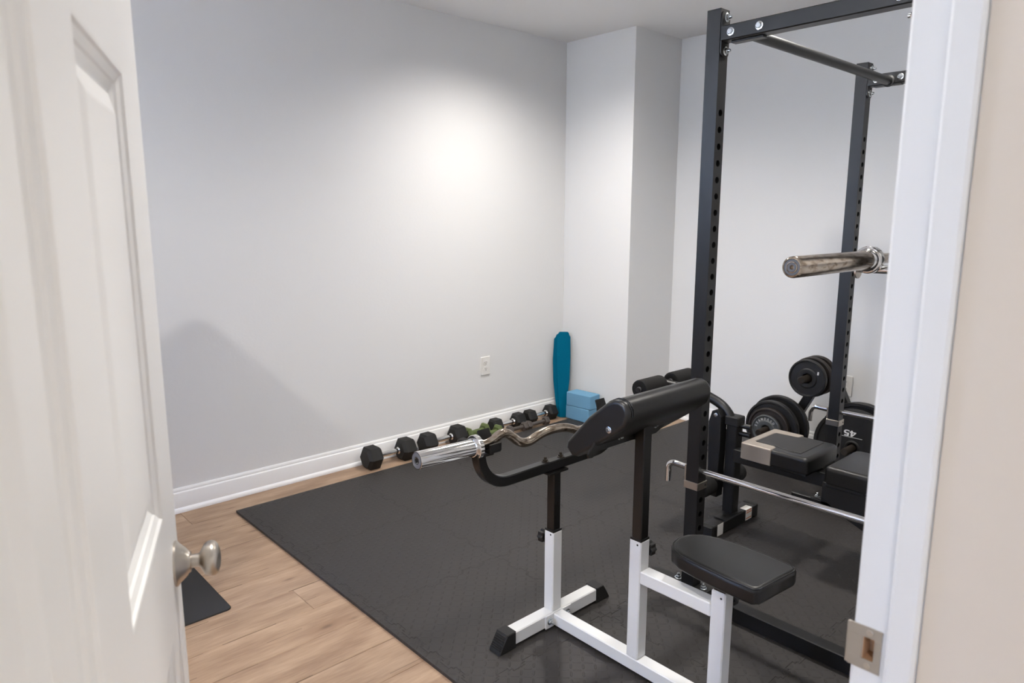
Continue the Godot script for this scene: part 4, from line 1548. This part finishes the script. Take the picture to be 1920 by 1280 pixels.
func dumbbells() -> void:
	var g1 := "black hexagonal dumbbells along the wall"
	hex_bell("hex_dumbbell", Vector3(2.003, 0, -3.192), 0.0, 0.116, 0.088, 0.130, M.rubber, M.chrome, "black hexagonal dumbbell nearest the door end of the row", g1, true)
	hex_bell("hex_dumbbell", Vector3(2.378, 0, -3.200), 0.02, 0.112, 0.086, 0.136, M.rubber, M.chrome, "second black hexagonal dumbbell, left of the green ones", g1, true)
	hex_bell("hex_dumbbell", Vector3(2.893, 0, -3.210), 0.0, 0.092, 0.076, 0.118, M.rubber, M.chrome, "black hexagonal dumbbell right of the green ones", g1, true)
	hex_bell("hex_dumbbell", Vector3(3.190, 0, -3.210), 0.0, 0.092, 0.074, 0.118, M.rubber, M.chrome, "black hexagonal dumbbell at the teal mat", g1, true)
	hex_bell("hex_dumbbell", Vector3(2.470, MAT, -3.020), 0.10, 0.086, 0.066, 0.105, M.rubber, M.chrome, "small black dumbbell on the foam in front of the green ones", g1, true)
	var g2 := "small green dumbbells"
	hex_bell("vinyl_dumbbell", Vector3(2.638, 0, -3.206), 0.05, 0.080, 0.034, 0.105, M.green, M.green, "olive green dumbbell nearer the wall", g2, false)
	hex_bell("vinyl_dumbbell", Vector3(2.655, MAT, -3.100), 0.04, 0.078, 0.034, 0.105, M.green, M.green, "olive green dumbbell in front, away from the wall", g2, false)
	var g3 := "small grey dumbbells"
	hex_bell("cast_dumbbell", Vector3(2.905, 0, -3.128), 0.0, 0.054, 0.034, 0.092, M.grey_vinyl, M.grey_vinyl, "small brown-grey dumbbell nearer the green ones", g3, false)
	hex_bell("cast_dumbbell", Vector3(3.083, 0, -3.128), 0.0, 0.054, 0.034, 0.122, M.grey_vinyl, M.grey_vinyl, "small brown-grey dumbbell nearer the blue blocks", g3, false)


# ------------------------------------------------------------------ blocks and folded mat in the corner
func yoga_things() -> void:
	var g := "blue yoga blocks"
	var t := thing("yoga_block", Vector3(3.400, MAT, -3.026), "light blue foam block on the floor, lower of two", "yoga block", g)
	O = Vector3.ZERO
	var m := MB.new()
	cushion(m, rect(-0.053, -0.101, 0.053, 0.101, 0.008, 3), Transform3D(Basis(Vector3(1, 0, 0), Vector3(0, 0, 1), Vector3(0, 1, 0)), Vector3.ZERO), 0.091, 0.006, 0.006)
	part(t, "foam_body", m, M.blue_foam)
	copy(t, "yoga_block", Vector3(3.400, MAT + 0.091, -3.020), 0.04, "light blue foam block stacked on top of the other block")

	# teal mat folded lengthwise and leant into the corner
	var f := thing("folded_mat", Vector3(3.37, 0, -3.175), "teal folded mat leaning upright in the corner", "mat")
	O = Vector3.ZERO
	var lean := Basis(Vector3(0.72, 0, 0.69).normalized(), -0.115)
	var face := Basis(Vector3.UP, -0.80)      # faces the room diagonally
	var bb := Basis(Vector3(0.69, 0, 0.72).normalized(), Vector3.UP, Vector3(-0.72, 0, 0.69).normalized())
	var tilt := Transform3D(Basis(Vector3(0.69, 0, 0.72).normalized(), -0.14) * bb, Vector3.ZERO)
	var outline := PackedVector2Array([Vector2(-0.024, 0.0), Vector2(0.024, 0.0), Vector2(0.036, 0.14), Vector2(0.050, 0.26), Vector2(0.054, 0.40), Vector2(0.052, 0.548), Vector2(0.045, 0.556), Vector2(0.038, 0.574), Vector2(0.030, 0.580), Vector2(-0.030, 0.580), Vector2(-0.038, 0.574), Vector2(-0.045, 0.556), Vector2(-0.054, 0.546), Vector2(-0.054, 0.40), Vector2(-0.046, 0.26), Vector2(-0.034, 0.12)])
	for i in outline.size():
		outline[i].x *= 0.88
	m = MB.new()
	cushion(m, outline, tilt, 0.012, 0.004, 0.004)
	part(f, "front_fold", m, M.teal)
	m = MB.new()
	var back := PackedVector2Array()
	for q in outline:
		back.append(Vector2(q.x - 0.014 - 0.012 * sin(PI * q.y / 0.58), q.y * 0.975))
	cushion(m, back, tilt * Transform3D(Basis(), Vector3(0, 0, -0.016)), 0.012, 0.004, 0.004)
	part(f, "back_fold", m, M.teal)

	var r := thing("resistance_band", Vector3(3.50, MAT, -2.12), "thin black band loop with a pale tag on the foam floor", "band")
	m = MB.new()
	var loop := []
	for i in 25:
		var a := TAU * i / 24.0
		loop.append(Vector3(3.50 + cos(a) * 0.045, MAT + 0.006, -2.10 + sin(a) * 0.13))
	rod(m, loop, 0.006, 8, false)
	part(r, "loop", m, M.black_plastic)
	m = MB.new()
	box(m, Vector3(3.535, MAT + 0.008, -2.10), Vector3(3.555, MAT + 0.022, -2.06), 0.001)
	part(r, "tag", m, M.sticker)


func outlets() -> void:
	var spec := [[Vector3(2.782, 0.422, ZL), Basis(), "white wall outlet on the long wall above the dumbbells"], [Vector3(XB, 0.416, -1.562), Basis(Vector3.UP, -PI / 2), "white wall outlet on the back wall behind the rack post"]]
	for s in spec:
		var t := thing("wall_outlet", s[0], s[2], "outlet", "wall outlets")
		t.transform.basis = s[1]
		O = Vector3.ZERO
		var m := MB.new()
		cushion(m, rect(-0.037, -0.058, 0.037, 0.058, 0.003, 2), Transform3D(), 0.006, 0.0005, 0.003, 0.0, 3)
		part(t, "cover_plate", m, M.plastic)
		for y in [-0.0195, 0.0195]:
			m = MB.new()
			var p := PackedVector2Array()
			for i in 24:
				var a := TAU * i / 24
				p.append(Vector2(cos(a) * 0.0172, clampf(sin(a) * 0.0172, -0.0138, 0.0138) + y))
			prism(m, p, Transform3D(Basis(), Vector3(0, 0, 0.0055)), 0.0022, 0.0006, 20)
			var rc := part(t, "receptacle", m, M.plastic)
			m = MB.new()
			box(m, Vector3(-0.0075, y - 0.001, 0.0076), Vector3(-0.0052, y + 0.007, 0.0079), 0.0)
			box(m, Vector3(0.0052, y - 0.001, 0.0076), Vector3(0.0072, y + 0.006, 0.0079), 0.0)
			lathe(m, [Vector2(0.0026, 0.0076), Vector2(0.0026, 0.0079), Vector2(0, 0.0079)], Transform3D(Basis(), Vector3(0, y - 0.0065, 0)), 12)
			part(rc, "slot", m, M.slot)
		m = MB.new()
		lathe(m, [Vector2(0.003, 0.006), Vector2(0.0028, 0.0072), Vector2(0, 0.0074)], Transform3D(), 14)
		part(t, "screw", m, M.plastic)


# ------------------------------------------------------------------ unseen stand-in added behind the door to cast the peaked shadow on the long wall
func shadow_blocker() -> void:
	var t := thing("unseen_shadow_blocker", Vector3(0.2, 0.006, -2.40), "added unseen slab behind the door, shaped for the shadow on the long wall", "shadow_blocker")
	var m := MB.new()
	box(m, Vector3(-0.55, 0.006, -2.68), Vector3(0.56, 0.07, -2.60), 0.006)
	box(m, Vector3(-0.55, 0.006, -2.40), Vector3(0.56, 0.07, -2.32), 0.006)
	box(m, Vector3(-0.55, 0.02, -2.60), Vector3(-0.47, 0.07, -2.40), 0.004)
	box(m, Vector3(0.40, 0.02, -2.60), Vector3(0.56, 0.07, -2.40), 0.004)
	part(t, "base_frame", m, M.black_steel)
	m = MB.new()
	var blocker_panel := PackedVector2Array([Vector2(0.02, 0.07), Vector2(0.50, 0.07), Vector2(0.638, 0.20), Vector2(0.638, 1.085), Vector2(0.255, 1.478), Vector2(0.235, 1.488), Vector2(0.212, 1.484), Vector2(0.112, 1.415), Vector2(0.02, 1.425)])  # outline worked back from the wanted wall shadow
	prism(m, blocker_panel, Transform3D(Basis(), Vector3(0, 0, -2.385)), 0.05, 0.006, 20)
	var sh := part(t, "shadow_slab", m, M.black_plastic)
	m = MB.new()
	prism(m, grown(ccw(blocker_panel), -0.055), Transform3D(Basis(), Vector3(0, 0, -2.337)), 0.006, 0.002, 20)
	part(sh, "inset_panel", m, M.black_mat)
	for x in [0.10, 0.44]:
		m = MB.new()
		lathe(m, [Vector2(0, 0), Vector2(0.038, 0), Vector2(0.042, 0.004), Vector2(0.042, 0.022), Vector2(0.038, 0.026), Vector2(0, 0.026)], along(Vector3(0, 0, 1), Vector3(x, 0.049, -2.3215)), 28)
		part(t, "blocker_wheel", m, M.rubber)
	m = MB.new()
	rod(m, fillet([Vector3(-0.02, 1.30, -2.36), Vector3(-0.20, 1.32, -2.36), Vector3(-0.30, 1.12, -2.40), Vector3(-0.36, 0.60, -2.45)], 0.08, 6), 0.016, 14)
	part(t, "blocker_rail", m, M.black_steel)
	m = MB.new()
	box(m, Vector3(-0.45, 0.07, -2.67), Vector3(-0.38, 1.12, -2.33), 0.006)
	part(t, "blocker_panel", m, M.black_steel)
	m = MB.new()
	box(m, Vector3(-0.40, 1.05, -2.66), Vector3(0.05, 1.10, -2.34), 0.01)
	part(t, "blocker_ledge", m, M.grey_plastic)
